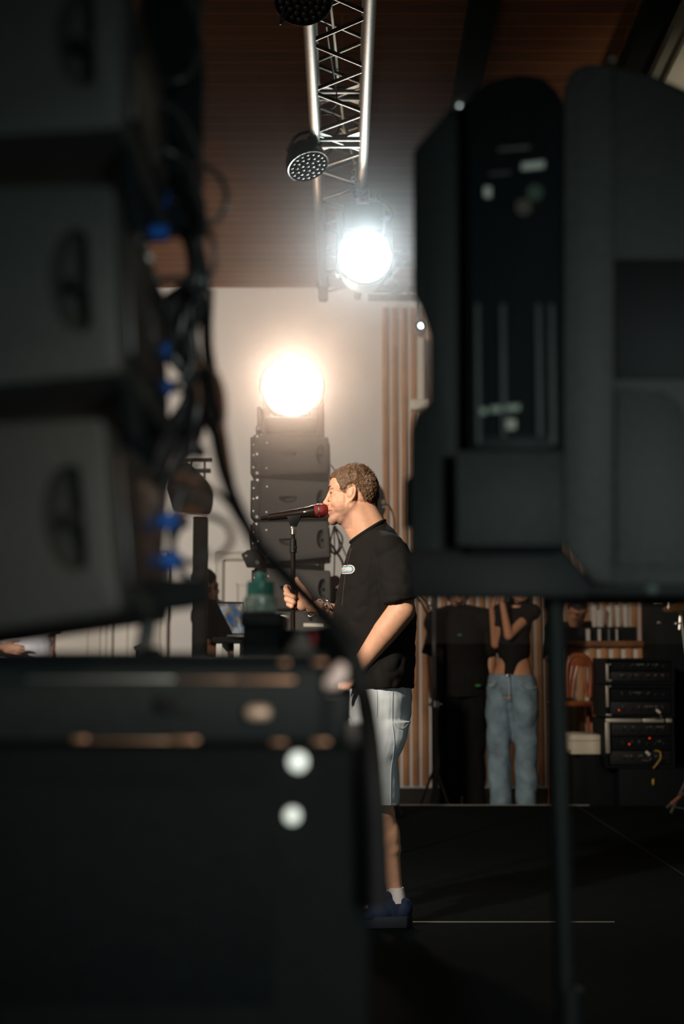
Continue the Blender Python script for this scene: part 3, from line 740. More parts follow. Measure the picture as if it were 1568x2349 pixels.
# things on the bar
for i, (px, w, lb) in enumerate(((1348, 9, 'white paper label card on the bar under the bowed head'), (1374, 7, 'white card on the bar below the clear cup'), (1396, 3, 'thin pale card on the bar, between two white cards'), (1414, 4, 'narrow white card at the right end of the bar'))):
    c_ = P(px, 1460, Yc - .03)
    single('label_card', MB().boxab((c_.x - w * S(Yc) / 2, Yc - .032, zc), (c_.x + w * S(Yc) / 2, Yc - .026, P(0, 1443, Yc).z)), M['cup'] if i != 2 else mat('grey_card_small', (.2, .2, .22), .7), lb, 'card', 'small cards along the bar edge', base=(c_.x, Yc - .03, zc))
t = thing('drip_tray', 'dark raised ledge on the bar carrying the cups', 'shelf', (P(1360, 0, Yc).x, Yc + .2, zc))
obj('ledge', MB().boxab((bx0 + .03, Yc + .05, zc), (bx1 - .1, Yc + .35, P(0, 1438, Yc + .05).z), .006), M['black'], t)
zl = P(0, 1438, Yc + .05).z
def cup(px, pw, pytop, lb, y=Yc + .2, n=1):
    c_ = P(px, 1438, y); c_.z = zl; h = P(0, pytop, y).z - zl; r = pw * S(y) / 2
    t = thing('plastic_cup', lb, 'cup', c_, 'cups on the bar')
    obj('cup_body', MB().lathe(c_, (0, 0, 1), [(0, r * .62), (h, r), (h, r * .93), (.01, r * .55), (.01, 0)], 24), M['cup'], t)
cup(1377, 27, 1400, 'frosted cup standing alone on the bar beside the bowed head')
for i, (px, pt) in enumerate(((1399, 1388), (1417, 1386), (1435, 1384), (1363, 1385))):
    cup(px, 17, pt, ['tall pale cup stack on the bar, just right of the single cup', 'tall pale cup stack in the middle of the bar row', 'tall pale cup stack at the right end of the row', 'tall pale cup stack behind the single cup'][i], Yc + .28)
# bentwood chair
Yh = 10.35
t = thing('bentwood_chair', 'brown bentwood chair in front of the bar', 'chair', (P(1325, 0, Yh).x, Yh + .2, 0))
def PH(x, y, dy=0): return P(x, y, Yh + dy)
obj('backrest', MB().tube([PH(1301, 1600), PH(1300, 1530), PH(1310, 1508), PH(1328, 1503), PH(1345, 1510), PH(1354, 1535), PH(1352, 1600)], .020, 10).prism([PH(1301, 1505, -.01), PH(1350, 1505, -.01), PH(1353, 1530, -.01), PH(1300, 1530, -.01)], [PH(1301, 1505, .02), PH(1350, 1505, .02), PH(1353, 1530, .02), PH(1300, 1530, .02)], .004), M['chair_wood'], t)
for a, b in ((1312, 1306), (1324, 1312), (1342, 1346)):
    obj('back_slat', MB().tube([PH(a, 1528), PH((a + b) / 2 - 2, 1560), PH(b, 1600)], .012), M['chair_wood'], t)
zs = PH(0, 1610).z
cs = PH(1326, 1610); 
obj('seat', MB().lathe((cs.x, Yh + .2, zs - .03), (0, 0, 1), [(0, 0), (0, .19), (.015, .2), (.03, .19), (.03, 0)], 28), M['chair_wood'], t)
for sx, sy in ((-1, 0), (1, 0), (-1, 1), (1, 1)):
    obj('leg', MB().cyl((cs.x + sx * .12, Yh + .06 + sy * .28, zs - .03), (cs.x + sx * .17, Yh + .02 + sy * .36, 0.0), .014, .010), M['chair_wood'], t)
# white cartons
Yx = 9.9
def carton(name, lb, x0, x1, y0, y1, xi, yi):
    out = [(x0 + xi, y0), (x1 - xi, y0), (x1 - xi, y0 + yi), (x1, y0 + yi), (x1, y1 - yi * .85), (x1 - xi, y1 - yi * .85), (x1 - xi, y1), (x0 + xi, y1), (x0 + xi, y1 - yi * .85), (x0, y1 - yi * .85), (x0, y0 + yi), (x0 + xi, y0 + yi)]
    bt = P(0, y1, Yx).z
    t = thing(name, lb, 'box', (P((x0 + x1) / 2, 0, Yx).x, Yx + .2, bt))
    obj('tray', MB().prism([P(x, y, Yx) for x, y in out], [P(x, y, Yx) + Vector((0, .4, 0)) for x, y in out], .002), M['carton'], t)
    a = P(x0 + 1, y0 + yi + 2, Yx - .004); b = P(x1 - 1, y0 + yi + 4, Yx)
    obj('rim', MB().boxab((a.x, Yx - .004, b.z), (b.x, Yx, a.z)), mat('carton_shadow_rim', (.4, .36, .29), .7), t)
    return bt
bt = carton('foam_tray', 'white stepped foam box beside the equipment racks', 1300, 1389, 1686, 1730, 9, 10)
single('support_crate', MB().boxab((P(1303, 0, Yx).x, Yx + .01, 0), (P(1386, 0, Yx).x, Yx + .4, bt), .01), M['black'], 'black crate carrying the white foam box', 'crate')

# equipment racks
Yr = 9.7
def rack(name, lb, x0, x1, y0, y1, edges, seed):
    rnd = random.Random(seed)
    a = P(x0, y1, Yr); b = P(x1, y0, Yr)
    t = thing(name, lb, 'rack case', ((a.x + b.x) / 2, Yr + .25, a.z))
    w = .018
    fr = MB(); fr.boxab((a.x, Yr, a.z), (a.x + w, Yr + .5, b.z)); fr.boxab((b.x - w, Yr, a.z), (b.x, Yr + .5, b.z)); fr.boxab((a.x + w, Yr, a.z), (b.x - w, Yr + .5, a.z + w)); fr.boxab((a.x + w, Yr, b.z - w), (b.x - w, Yr + .5, b.z)); fr.boxab((a.x + w, Yr + .45, a.z + w), (b.x - w, Yr + .5, b.z - w))
    obj('case', fr, M['black'], t)
    for (ex0, ey0, ex1, ey1) in edges:
        p = P(ex0, ey1, Yr - .006); q = P(ex1, ey0, Yr - .006)
        obj('edge_profile', MB().boxab((p.x, Yr - .007, p.z), (q.x, Yr - .0005, q.z), .001), M['case_edge'], t)
    n = max(1, round((b.z - a.z - 2 * w) / .09)); h = (b.z - a.z - 2 * w) / n
    for i in range(n):
        z = a.z + w + i * h
        f = obj('amplifier_panel', MB().boxab((a.x + w + .002, Yr + .03, z + .003), (b.x - w - .002, Yr + .4, z + h - .003), .002), M['black'] if i % 2 else M['rubber'], t)
        for k in range(6): obj('knob', MB().cyl((a.x + .12 + k * .055, Yr + .012, z + h * .5), (a.x + .12 + k * .055, Yr + .03, z + h * .5), .008, seg=10), M['plastic'], f)
        dd = MB(); 
        for k in range(9): 
            xx = rnd.uniform(a.x + .1, b.x - .08); dd.boxab((xx, Yr + .026, z + h * .62), (xx + rnd.uniform(.006, .02), Yr + .0295, z + h * .62 + .005))
        obj('panel_marks', dd, mat('worn_panel_print', (.16, .16, .15), .6), f)
    return t
rk3 = rack('rack_case', 'largest rack case at the bottom of the rack pile, with a full grey top edge', 1389, 1545, 1650, 1762, [(1389, 1649, 1470, 1657), (1473, 1649, 1522, 1657), (1527, 1649, 1540, 1657), (1389, 1657, 1397, 1728)], 1)
rk2 = rack('rack_case', 'middle rack case of the pile, with a row of tiny glints', 1389, 1545, 1572, 1647, [(1390, 1573, 1395, 1622), (1391, 1573, 1401, 1576), (1390, 1638, 1402, 1642)], 2)
rk1 = rack('rack_case', 'topmost rack case of the pile, with a short grey corner edge', 1389, 1545, 1510, 1570, [(1390, 1523, 1395, 1562), (1391, 1523, 1401, 1526), (1391, 1559, 1402, 1563)], 3)
for r_, pts in ((rk3, [(1489, 1693.5), (1442.5, 1707)]), (rk2, [(1419, 1629)])):
    for x, y in pts: obj('indicator_light', MB().sphere(P(x, y, Yr + .02), .0042), M['red_led'], r_)
single('support_dolly', MB().boxab((P(1385, 0, Yr).x, Yr, 0.0), (P(1548, 0, Yr).x, Yr + .5, P(0, 1763, Yr).z), .01), M['black'], 'black dolly under the pile of rack cases', 'dolly')
for x, y, lb in ((1509, 1632, 'small white plug hanging on the middle rack case'), (1485, 1728, 'white plug hanging on the bottom rack case')):
    p = P(x, y, Yr - .02)
    t = thing('power_plug', lb, 'plug', p)
    obj('plug_body', MB().box(p, (.036, .02, .018), rotm('Y', 42), .005), M['cup'], t)
    obj('lead', MB().tube([p, p + Vector((.02, 0, -.03)), p + Vector((.0, .0, -.05)), p + Vector((-.04, .02, -.045))], .003), M['cable'], t)
for i, (pts, m, lb) in enumerate((([(1500, 1722), (1512, 1724), (1514, 1738), (1506, 1752), (1498, 1762)], 'gold', 'yellow cable end across the bottom rack case'),)):
    single('cable', MB().tube([P(x, y, Yr - .03) for x, y in pts], .003), M['yellow_tape'], lb, 'cable')
# black screen / keyboard case above racks and drum hardware at the edge
t = thing('equipment_case', 'tall black case behind the racks, right of the bar', 'case', (P(1480, 0, 10.5).x, 10.5, 0))
obj('case', MB().boxab((P(1472, 0, 10.4).x, 10.4, 0), (P(1590, 0, 10.4).x, 10.9, P(0, 1350, 10.4).z), .01), M['black'], t)
obj('handle', MB().boxab(P(1499, 1384, 10.39), P(1519, 1380, 10.4), .003), M['case_edge'], t)
obj('latch', MB().boxab(P(1507, 1430, 10.39), P(1514, 1426, 10.4), .002), M['case_edge'], t)
Yd = 9.3
t = thing('cymbal_stand', 'chrome cymbal stand with a brass cymbal at the right edge', 'cymbal stand', (P(1558, 0, Yd).x, Yd, SD))
def PD(x, y): return P(x, y, Yd)
obj('stand_tube', MB().cyl((PD(1558, 0).x, Yd, SD + .3), PD(1558, 1386), .007).tube([PD(1539, 1401), PD(1550, 1402), PD(1558, 1406), PD(1557, 1444)], .006), M['steel'], t)
obj('wing_nut', MB().box(PD(1554, 1430), (.035, .02, .014), None, .004).sphere(PD(1549, 1431), .010).sphere(PD(1560, 1429), .010), M['chrome'], t)
q = MB()
for a in (100, 220, 340): q.cyl((PD(1558, 0).x, Yd, SD + .35), (PD(1558, 0).x + .3 * math.cos(R(a)), Yd + .3 * math.sin(R(a)), SD), .008)
obj('tripod_legs', q, M['steel'], t)
obj('cymbal', MB().lathe(PD(1578, 1386), (-.25, -.2, .95), [(0, .17), (.012, .12), (.02, .03), (.035, .015), (.036, 0), (.033, 0), (.018, .03), (.010, .12), (-.002, .17)], 36), M['gold'], t)
obj('cup_nut', MB().cyl(PD(1533, 1378), PD(1532, 1398), .007), M['chrome'], t)
Ye = 8.6
t = thing('folding_leg_stand', 'dark folding stand leg with a reddish tape at the right edge', 'stand', P(1550, 1812, Ye))
obj('tube', MB().cyl(P(1528, 1830, Ye), P(1600, 1770, Ye), .010).cyl(P(1535, 1826, Ye), P(1600, 1838, Ye), .006), M['black_textured'], t)
obj('tape_wrap', MB().cyl(P(1538, 1822, Ye), P(1559, 1804, Ye), .0115), mat('faded_red_tape', (.3, .11, .06), .7), t)
t.location = P(1550, 1835, Ye)
single('tape_roll', MB().torus(P(1498, 1794, Yr - .012), (1, -.4, 0), .016, .007), M['yellow_tape'], 'small yellow tape roll hung on the dolly below the rack pile', 'tape', base=P(1498, 1794, Yr - .012))

# ------------------------------------------------------------------ the singer
YP = 5.45
SP = S(YP)
def H(px, py, lat=0.0):
    """point of the singer: photo pixel plus a sideways offset in pixels (negative = towards the camera)"""
    p = P(px, py, YP); return Vector((p.x, YP + lat * SP, p.z))
def ell(mb, c, r, rot=None): return mb.sphere(H(*c), (r[0] * SP, r[2] * SP, r[1] * SP), rot)      # r = (x, height, sideways)
def cap_(mb, a, b, r0, r1): return mb.capsule(H(*a), H(*b), r0 * SP, r1 * SP)
def loftp(mb, rows, seg=28):
    """rows: (py, px_front, px_back, halfwidth, lat, tilt)"""
    rg = []
    for row in rows:
        py, xf, xb, hw, lat = row[:5]; tl = row[5] if len(row) > 5 else 0
        c = (xf + xb) / 2; rx = (xb - xf) / 2
        rg.append([H(c + rx * math.cos(2 * math.pi * k / seg), py + tl * math.cos(2 * math.pi * k / seg), lat + hw * math.sin(2 * math.pi * k / seg)) for k in range(seg)])
    return mb.rings(rg)
root = thing('person', 'man singing in black T-shirt and pale denim shorts, one hand on the microphone stand', 'person', (H(890, 2100).x, YP, SD))

b = MB()
# head (facing left)
ell(b, (813, 1118, 0), (50, 50, 43)); ell(b, (826, 1128, 0), (40, 42, 40)); ell(b, (787, 1117, 0), (33, 38, 37))
ell(b, (787, 1152, 0), (31, 42, 37)); ell(b, (775, 1134, 0), (19, 24, 31)); ell(b, (797, 1158, 0), (22, 34, 38)); ell(b, (788, 1170, 0), (26, 26, 31))
for s in (-1, 1):
    cap_(b, (806, 1164, s * 24), (767, 1190, s * 7), 14, 11.5); cap_(b, (804, 1140, s * 25), (806, 1164, s * 24), 15, 14)
    ell(b, (772, 1152, s * 18), (15, 17, 12)); cap_(b, (762, 1120.5, s * 24), (758.8, 1120, s * 8), 4.2, 4.2)
    ell(b, (752.5, 1156, s * 6.5), (6.5, 4.8, 4.2))
ell(b, (764, 1193, 0), (12.5, 12, 15)); ell(b, (769, 1172, 0), (18, 18, 20)); ell(b, (785, 1185, 0), (22, 20, 24))
ell(b, (754.0, 1169, 0), (5, 3.6, 10)); ell(b, (754.0, 1176.5, 0), (5, 3.8, 9)); ell(b, (756, 1163, 0), (7, 6, 9))
cap_(b, (760, 1123, 0), (750, 1146, 0), 5.0, 5.0); cap_(b, (750, 1146, 0), (745.5, 1153, 0), 5, 5.5); ell(b, (749, 1157, 0), (8, 4, 4.5))
for s in (-1, 1): ell(b, (764.2, 1127.6, s * 15.5), (7.6, 5.6, 8.0)); ell(b, (765.0, 1137.8, s * 15.5), (7.0, 3.6, 8.0))
# ears
for s in (-1, 1):
    pts = [(801, 1132, 36 * s), (799, 1124, 39 * s), (803, 1118, 41.5 * s), (810, 1117, 43 * s), (814, 1123, 43.5 * s), (814, 1133, 43 * s), (811, 1143, 41.5 * s), (805, 1151, 39 * s), (800, 1155, 37 * s)]
    b.tube([H(*p) for p in pts], lambda t: SP * (2.9 if t < .7 else 3.4), 8, 6)
    ell(b, (806, 1134, 40 * s), (7.5, 15, 3.6)); b.tube([H(*p) for p in ((808, 1124, 44 * s), (807.5, 1134, 44 * s), (804, 1143, 42.5 * s))], SP * 2.0, 8, 6); cap_(b, (799, 1136, 39 * s), (799.5, 1141, 39 * s), 3.2, 3)
# neck, trunk
cap_(b, (818, 1172, 0), (848, 1228, 0), 35, 41); cap_(b, (830, 1160, 0), (860, 1225, 0), 29, 39); cap_(b, (800, 1196, 0), (835, 1240, 0), 20, 30)
loftp(b, [(1235, 822, 900, 50, 0), (1260, 812, 918, 92, 0), (1290, 803, 928, 104, 0), (1350, 790, 935, 104, 0), (1430, 785, 935, 98, 0), (1520, 795, 930, 92, 0), (1590, 805, 930, 90, 0), (1640, 815, 925, 85, 0)])
# near arm (left)
ell(b, (900, 1276, -98), (32, 30, 28)); cap_(b, (903, 1280, -102), (914, 1360, -122), 29, 29); cap_(b, (914, 1360, -124), (916, 1402, -124), 30, 29)
cap_(b, (916, 1404, -124), (880, 1450, -116), 31, 29); cap_(b, (880, 1450, -116), (828, 1520, -98), 29, 19.5); ell(b, (925, 1408, -124), (20, 18, 22)); ell(b, (893, 1438, -122), (26, 26, 24))
# far arm (right), forearm forward to the stand
cap_(b, (882, 1282, 98), (868, 1370, 110), 29, 27); cap_(b, (868, 1370, 110), (800, 1415, 62), 27, 25); cap_(b, (800, 1415, 62), (728, 1393, 6), 25, 15.5)
# legs
cap_(b, (868, 1640, -48), (866, 1840, -52), 42, 33); cap_(b, (866, 1840, -52), (870, 1860, -52), 33, 34); ell(b, (884, 1915, -52), (32, 52, 31)); cap_(b, (868, 1850, -52), (890, 1940, -52), 33, 28); cap_(b, (886, 1930, -52), (903, 2036, -52), 28, 17.5)
cap_(b, (903, 2030, -52), (905, 2062, -52), 17.5, 20); cap_(b, (900, 2072, -52), (830, 2082, -58), 18, 14)
cap_(b, (850, 1640, 48), (800, 1840, 60), 42, 33); cap_(b, (800, 1840, 60), (810, 1940, 60), 33, 29); cap_(b, (810, 1935, 60), (822, 2045, 60), 28, 18); cap_(b, (820, 2060, 60), (750, 2075, 66), 18, 14)
# right hand round the stand (palm seen from its thumb side)
PX = 672
ell(b, (711, 1390, 3), (17, 15.5, 12)); cap_(b, (722, 1392, 4), (704, 1386, 3), 14.5, 15); ell(b, (700, 1376, 4), (17, 19, 12)); ell(b, (693, 1387, -1), (14, 15, 12)); ell(b, (696, 1368, 10), (13, 20, 9))
cap_(b, (708, 1378, -4), (695, 1354, -6), 11.5, 9.2); cap_(b, (695, 1354, -6), (683, 1336, -4), 8.8, 6.8); cap_(b, (683, 1336, -4), (680, 1327.5, -2), 6.6, 4.8)
def finger(pts, r): 
    for i in range(len(pts) - 1): cap_(b, pts[i], pts[i + 1], r[i], r[i + 1])
finger([(690, 1362, 15), (668, 1352, 19), (656, 1346, 12), (655, 1352, -1), (661, 1359, -5)], [8, 7.2, 6.6, 6.2, 5.6])
finger([(690, 1368, 14), (666, 1364, 19), (656, 1361, 8), (658, 1363, -6), (673, 1370, -10.5)], [8, 7.4, 7.2, 7.0, 6.4])
finger([(691, 1378, 13), (668, 1375, 18), (657, 1373, 8), (659, 1376, -6), (673, 1382.5, -10.5)], [8, 7.4, 7.0, 7.0, 6.3])
finger([(692, 1388, 12), (670, 1386, 16), (661, 1384, 7), (662, 1387, -5), (669, 1391.5, -9)], [7.4, 6.6, 6.3, 6.2, 5.6])
# left hand, relaxed, behind the near gear
ell(b, (806, 1546, -92), (17, 22, 11), rotm('Y', 30)); cap_(b, (826, 1522, -96), (808, 1544, -92), 18, 16)
for i, (dx, dy, L) in enumerate(((-12, 0, 30), (-7, 5, 34), (-1, 8, 32), (5, 9, 26))):
    p0 = (800 + dx * .9, 1560 + dy * .6, -88 - i * 1.0); p1 = (p0[0] - 9, p0[1] + L * .45, -88); p2 = (p1[0] - 1, p1[1] + L * .4, -80)
    finger([p0, p1, p2], [6.8, 6, 5])
finger([(800, 1540, -84), (785, 1553, -76), (779, 1567, -74)], [8, 6.8, 5.6])

def skin_paint(co):
    # work back to photo pixels of the singer plane
    x = (co.x / SP) + 784; t = noise.noise(co * 60) * .04
    z = 1500 - (co.z - CZ) / SP
    c = Vector((1, 1, 1))
    if z < 1245 and x < 900:
        # beard shadow on jaw and lip, redder ear and nose
        d = 0
        if 1160 < z < 1215 and x < 808: d = max(0, min(1, (z - 1160) / 14)) * max(0, min(1, (812 - x) / 14))
        if abs(z - 1164) < 4 and x < 762: d = max(d, .8)
        c = Vector((1 - .30 * d, 1 - .30 * d, 1 - .24 * d))
        if abs(z - 1172.5) < 1.9 and x < 762: c = Vector((.42, .22, .2))
        elif abs(z - 1172.5) < 7 and x < 755.5: c = Vector((.85, .58, .52))
    if 735 < x < 790 and 1380 < z < 1450 and co.y < YP + 70 * SP and co.y > YP - 5 * SP:
        # tattoo rows on the forearm
        u = (x - 745) * .94 + (z - 1395) * .34; v = -(x - 745) * .30 + (z - 1395) * .95
        if u > 2 and (abs(v + 1) < 2.6 or abs(v - 11) < 4.2 or abs(v - 20) < 1.2) and noise.noise(Vector((u * .55, v * .5, 3))) > -.10: c = Vector((.30, .36, .40))
    return (c.x + t, c.y + t, c.z + t)
organic('body', b, M['skin'], root, voxel=0.0026, it=5, paint=skin_paint, resmooth=[
    (lambda c: 1155 < 1500 - (c.z - CZ) / SP < 1250 and c.x / SP + 784 > 785 + max(0, 1190 - (1500 - (c.z - CZ) / SP)) * .9 and abs(c.y - YP) < 60 * SP, 40),
    (lambda c: 1500 - (c.z - CZ) / SP > 1250 and c.x / SP + 784 > 790 and (1500 - (c.z - CZ) / SP) < 1540, 25),
    (lambda c: 1500 - (c.z - CZ) / SP > 1700, 20)])
# eyes, brows
for s in (-1, 1):
    e = MB(); ell(e, (764.6, 1131.5, s * 15), (6.4, 6.4, 6.4)); eo = obj('eye', e, M['eye_white'], root)
    e = MB(); ell(e, (759.6, 1133, s * 15.5), (1.9, 2.6, 2.8)); obj('iris', e, M['iris'], eo)
    e = MB(); e.tube([H(757.2, 1131.2, s * 9.5), H(756.8, 1131.6, s * 16), H(760.5, 1132.5, s * 22.5)], SP * 0.9, 8, 6); obj('eyelid', e, mat('eyelid_lash_line', (.30, .13, .07), .5), root)  # the eyelid tube is a dark lash line
    e = MB(); e.tube([H(754.6, 1119.5, s * 7), H(754.8, 1116.8, s * 15), H(762, 1119, s * 26)], lambda t: SP * (2.3 - 1.0 * t), 8, 6); obj('eyebrow', e, M['hair'], root)
# hair
def yl(x):
    K = [(740, 1100), (752, 1102), (760, 1101), (768, 1099), (773, 1112), (780, 1127), (788, 1130), (796, 1119), (806, 1112), (815, 1117), (824, 1131), (834, 1150), (848, 1164), (862, 1177), (900, 1190)]
    for (a, c), (a2, c2) in zip(K, K[1:]):
        if a <= x <= a2: return c + (c2 - c) * (x - a) / (a2 - a)
    return 1190
h = MB(); ell(h, (812, 1117, 0), (53, 54, 46.5)); ell(h, (827, 1129, 0), (44, 46, 43)); ell(h, (786, 1113, 0), (33, 38, 39)); cap_(h, (838, 1140, 0), (840, 1166, 0), 30, 25)
hc = H(812, 1125)
def hair_disp(co, n):
    x = co.x / SP + 784; z = 1500 - (co.z - CZ) / SP
    q = noise.noise(Vector((co.x * 38, co.y * 38, co.z * 60)))
    m = max(0, min(1, (yl(x) - z + q * 3) / 4.0))
    up = max(0, min(1, (1110 - z) / 30))
    amt = (noise.noise(Vector((co.x * 45, co.y * 60, co.z * 45))) * (2.0 + 2.2 * up) + noise.noise(co * 190) * 1.5 + 1.0 * up) * SP
    return co + n * (amt * m - 12 * SP * (1 - m))
ho = organic('hair', h, M['hair'], root, voxel=0.0028, it=3, disp=hair_disp)
# short strands
rnd = random.Random(3); st_ = MB(); bmh = st_.bm
cnt = 0
while cnt < 5200:
    a = rnd.uniform(0, 2 * math.pi); u = rnd.uniform(-.7, 1); w_ = math.sqrt(1 - u * u)
    lx, ly, lz = w_ * math.cos(a), w_ * math.sin(a), u
    p = H(814, 1119) + Vector((lx * 54.5, ly * 46.5, lz * 56)) * SP
    x = p.x / SP + 784; z = 1500 - (p.z - CZ) / SP
    if z > yl(x) + 1 or x < 757: continue
    n = Vector((lx, ly, lz)); flow = (Vector((-.35, .1 * rnd.uniform(-1, 1), -.2)) if z < 1090 else Vector((.55, 0, -.9)))
    if x < 800 and z < 1100: flow = Vector((-1, 0, -.15))
    t = (flow - n * flow.dot(n) + Vector((rnd.gauss(0, .25), rnd.gauss(0, .25), rnd.gauss(0, .25)))).normalized()
    L = rnd.uniform(4.5, 8.5) * SP; wd = .45 * SP; sd = t.cross(n).normalized() * wd
    b0 = p - n * 1.5 * SP; mid = b0 + t * L * .55 + n * 1.2 * SP; tip = b0 + t * L + n * rnd.uniform(-2.0, (2.2 if z < 1085 else .2)) * SP
    vs_ = [bmh.verts.new(k) for k in (b0 - sd, b0 + sd, b0 + n * wd, mid - sd * .8, mid + sd * .8, mid + n * wd, tip)]
    for f in ((0, 1, 4, 3), (1, 2, 5, 4), (2, 0, 3, 5), (3, 4, 6), (4, 5, 6), (5, 3, 6)): bmh.faces.new([vs_[k] for k in f])
    cnt += 1
obj('hair_strands', st_, mat('brown_hair_tips', (0.19, 0.11, 0.06), .5, 0, .3, 90), ho, smooth=False)['kind'] = 'stuff'
# T-shirt
s = MB()
cap_(s, (850, 1248, -10), (888, 1268, -100), 38, 38); cap_(s, (850, 1248, 10), (885, 1268, 100), 38, 38)
loftp(s, [(1219, 806, 880, 40, 0, -24), (1234, 801, 903, 62, 0, -20), (1262, 795, 930, 112, 0, -8), (1300, 787, 941, 122, 0), (1345, 774, 947, 116, 0), (1400, 768, 951, 112, 0), (1460, 770, 952, 110, 0), (1520, 780, 951, 108, 0), (1550, 788, 949, 107, 0), (1576, 797, 947, 106, 0)])
def sleeve(rows):
    rg = []
    for c, ax, rx, rl in rows:
        a = H(*c); d = (Vector((ax[0], ax[2], -ax[1]))).normalized(); y = Vector((0, 1, 0)); y = (y - d * y.dot(d)).normalized(); x = d.cross(y)
        rg.append([a + (x * math.cos(2 * math.pi * k / 24) * rx + y * math.sin(2 * math.pi * k / 24) * rl) * SP for k in range(24)])
    s.rings(rg)
sleeve([((894, 1258, -98), (.1, 1, -.2), 34, 32), ((904, 1298, -112), (.12, 1, -.15), 43, 36), ((910, 1345, -122), (.1, 1, -.05), 41, 38), ((912, 1382, -126), (.15, 1, 0), 36, 38)])
sleeve([((880, 1262, 96), (-.1, 1, .2), 36, 30), ((876, 1310, 110), (-.1, 1, .1), 42, 36), ((868, 1365, 114), (-.3, 1, -.2), 38, 36)])
def shirt_disp(co, n):
    x = co.x / SP + 784; z = 1500 - (co.z - CZ) / SP
    w1 = noise.noise(Vector((co.x * 7 + co.z * 4, co.y * 5, co.z * 9 - co.x * 6))) * 5.5 + abs(noise.noise(Vector((co.x * 15 + co.z * 8, co.y * 9, co.z * 17 - co.x * 12)))) * 4.5 + noise.noise(Vector((co.x * 30, co.y * 22, co.z * 34 + co.x * 20))) * 1.3
    k = max(0, min(1, (z - 1255) / 60))
    return co + n * w1 * k * SP
so = organic('shirt', s, M['tee'], root, voxel=0.005, it=4, disp=shirt_disp)
cpts = [H(843 + 39 * math.cos(a), 1219 - 25 * math.cos(a), 41 * math.sin(a)) for a in [2 * math.pi * i / 24 for i in range(25)]]
obj('collar', MB().tube(cpts, SP * 4.2, 8, 3), M['tee'], so)
# chest patch
def patch(f, poly, m, name, par):
    dep = [bpy.context.evaluated_depsgraph_get()]
    return None
cen = H(793, 1309, -60)
from mathutils.bvhtree import BVHTree
def shirt_tree():
    off = origin(so); vs2 = [v.co + off for v in so.data.vertices]; return BVHTree.FromPolygons(vs2, [p.vertices[:] for p in so.data.polygons])
ST = shirt_tree()
def on_shirt(px, py, f):
    a = H(px, py, -260); hit = ST.ray_cast(a, Vector((0, 1, 0)))
    if hit[0] is None: hit = ST.find_nearest(H(px, py, -60))
    return hit[0] + hit[1] * f
def plate(outline, f, m, name, par, thick=.0015):
    me = MB(); n = len(outline)
    cx = sum(p[0] for p in outline) / n; cy = sum(p[1] for p in outline) / n
    bm = me.bm
    R_ = 5; lay = []
    for r in range(R_ + 1):
        k = r / R_
        lay.append([bm.verts.new(on_shirt(cx + (p[0] - cx) * max(k, .02), cy + (p[1] - cy) * max(k, .02), f)) for p in outline])
    for r in range(R_):
        for i in range(n): bm.faces.new([lay[r][i], lay[r][(i + 1) % n], lay[r + 1][(i + 1) % n], lay[r + 1][i]])
    bm.faces.new(lay[0][::-1])
    base = [bm.verts.new(on_shirt(p[0], p[1], -.001)) for p in outline]
    for i in range(n): bm.faces.new([lay[R_][i], lay[R_][(i + 1) % n], base[(i + 1) % n], base[i]])
    bmesh.ops.recalc_face_normals(bm, faces=bm.faces[:])
    return obj(name, me, m, par)
def pill(cx, cy, hw, hh, k=10):
    o = [(cx + hw - hh + hh * math.sin(t), cy - hh * math.cos(t)) for t in [math.pi * i / k for i in range(k + 1)]]
    o += [(cx - hw + hh - hh * math.sin(t), cy + hh * math.cos(t)) for t in [math.pi * i / k for i in range(k + 1)]]
    return [(a, c + (a - cx) * .06) for a, c in o]
sm = [on_shirt(x, y, .001) for x, y in [(a.x, a.y) for a in smooth_path([Vector(p) for p in ((806, 1262, 0), (796, 1300, 0), (789, 1345, 0), (785, 1392, 0))], 8)]]
obj('side_seam', MB().tube(sm, SP * .6, 6, 1), mat('shirt_seam_thread', (.075, .055, .04), .8), so)
pt = plate(pill(796.5, 1310, 16.5, 10.3), .0022, M['badge_cream'], 'chest_patch', so)
pt['label'] = 'cream and blue oval chest patch with the letters TRONA'
plate(pill(796.5, 1310, 14.6, 8.5), .0032, M['badge_blue'], 'patch_field', pt)
plate(pill(796.5, 1310, 12.6, 6.3), .0042, M['badge_teal'], 'patch_inner', pt)
# letters laid on the patch
cu = bpy.data.curves.new('t', 'FONT'); cu.body = 'TRONA'; cu.size = 10; cu.extrude = 0; cu.offset = .30; cu.align_x = 'CENTER'; cu.align_y = 'CENTER'
o = bpy.data.objects.new('tmp', cu); C.objects.link(o); dg = bpy.context.evaluated_depsgraph_get(); dg.update()
me = bpy.data.meshes.new_from_object(o.evaluated_get(dg)); bpy.data.objects.remove(o)
ww = max(v.co.x for v in me.vertices) - min(v.co.x for v in me.vertices)
for v in me.vertices:
    px = 797 + v.co.x * 22 / ww; py = 1310 - v.co.y * .92 + (px - 797) * .06
    v.co = on_shirt(px, py, .0056)
me.name = 'patch_lettering'
link('patch_lettering', me, mat('cream_letter_thread', (.9, .75, .68), .7), pt, smooth=False)
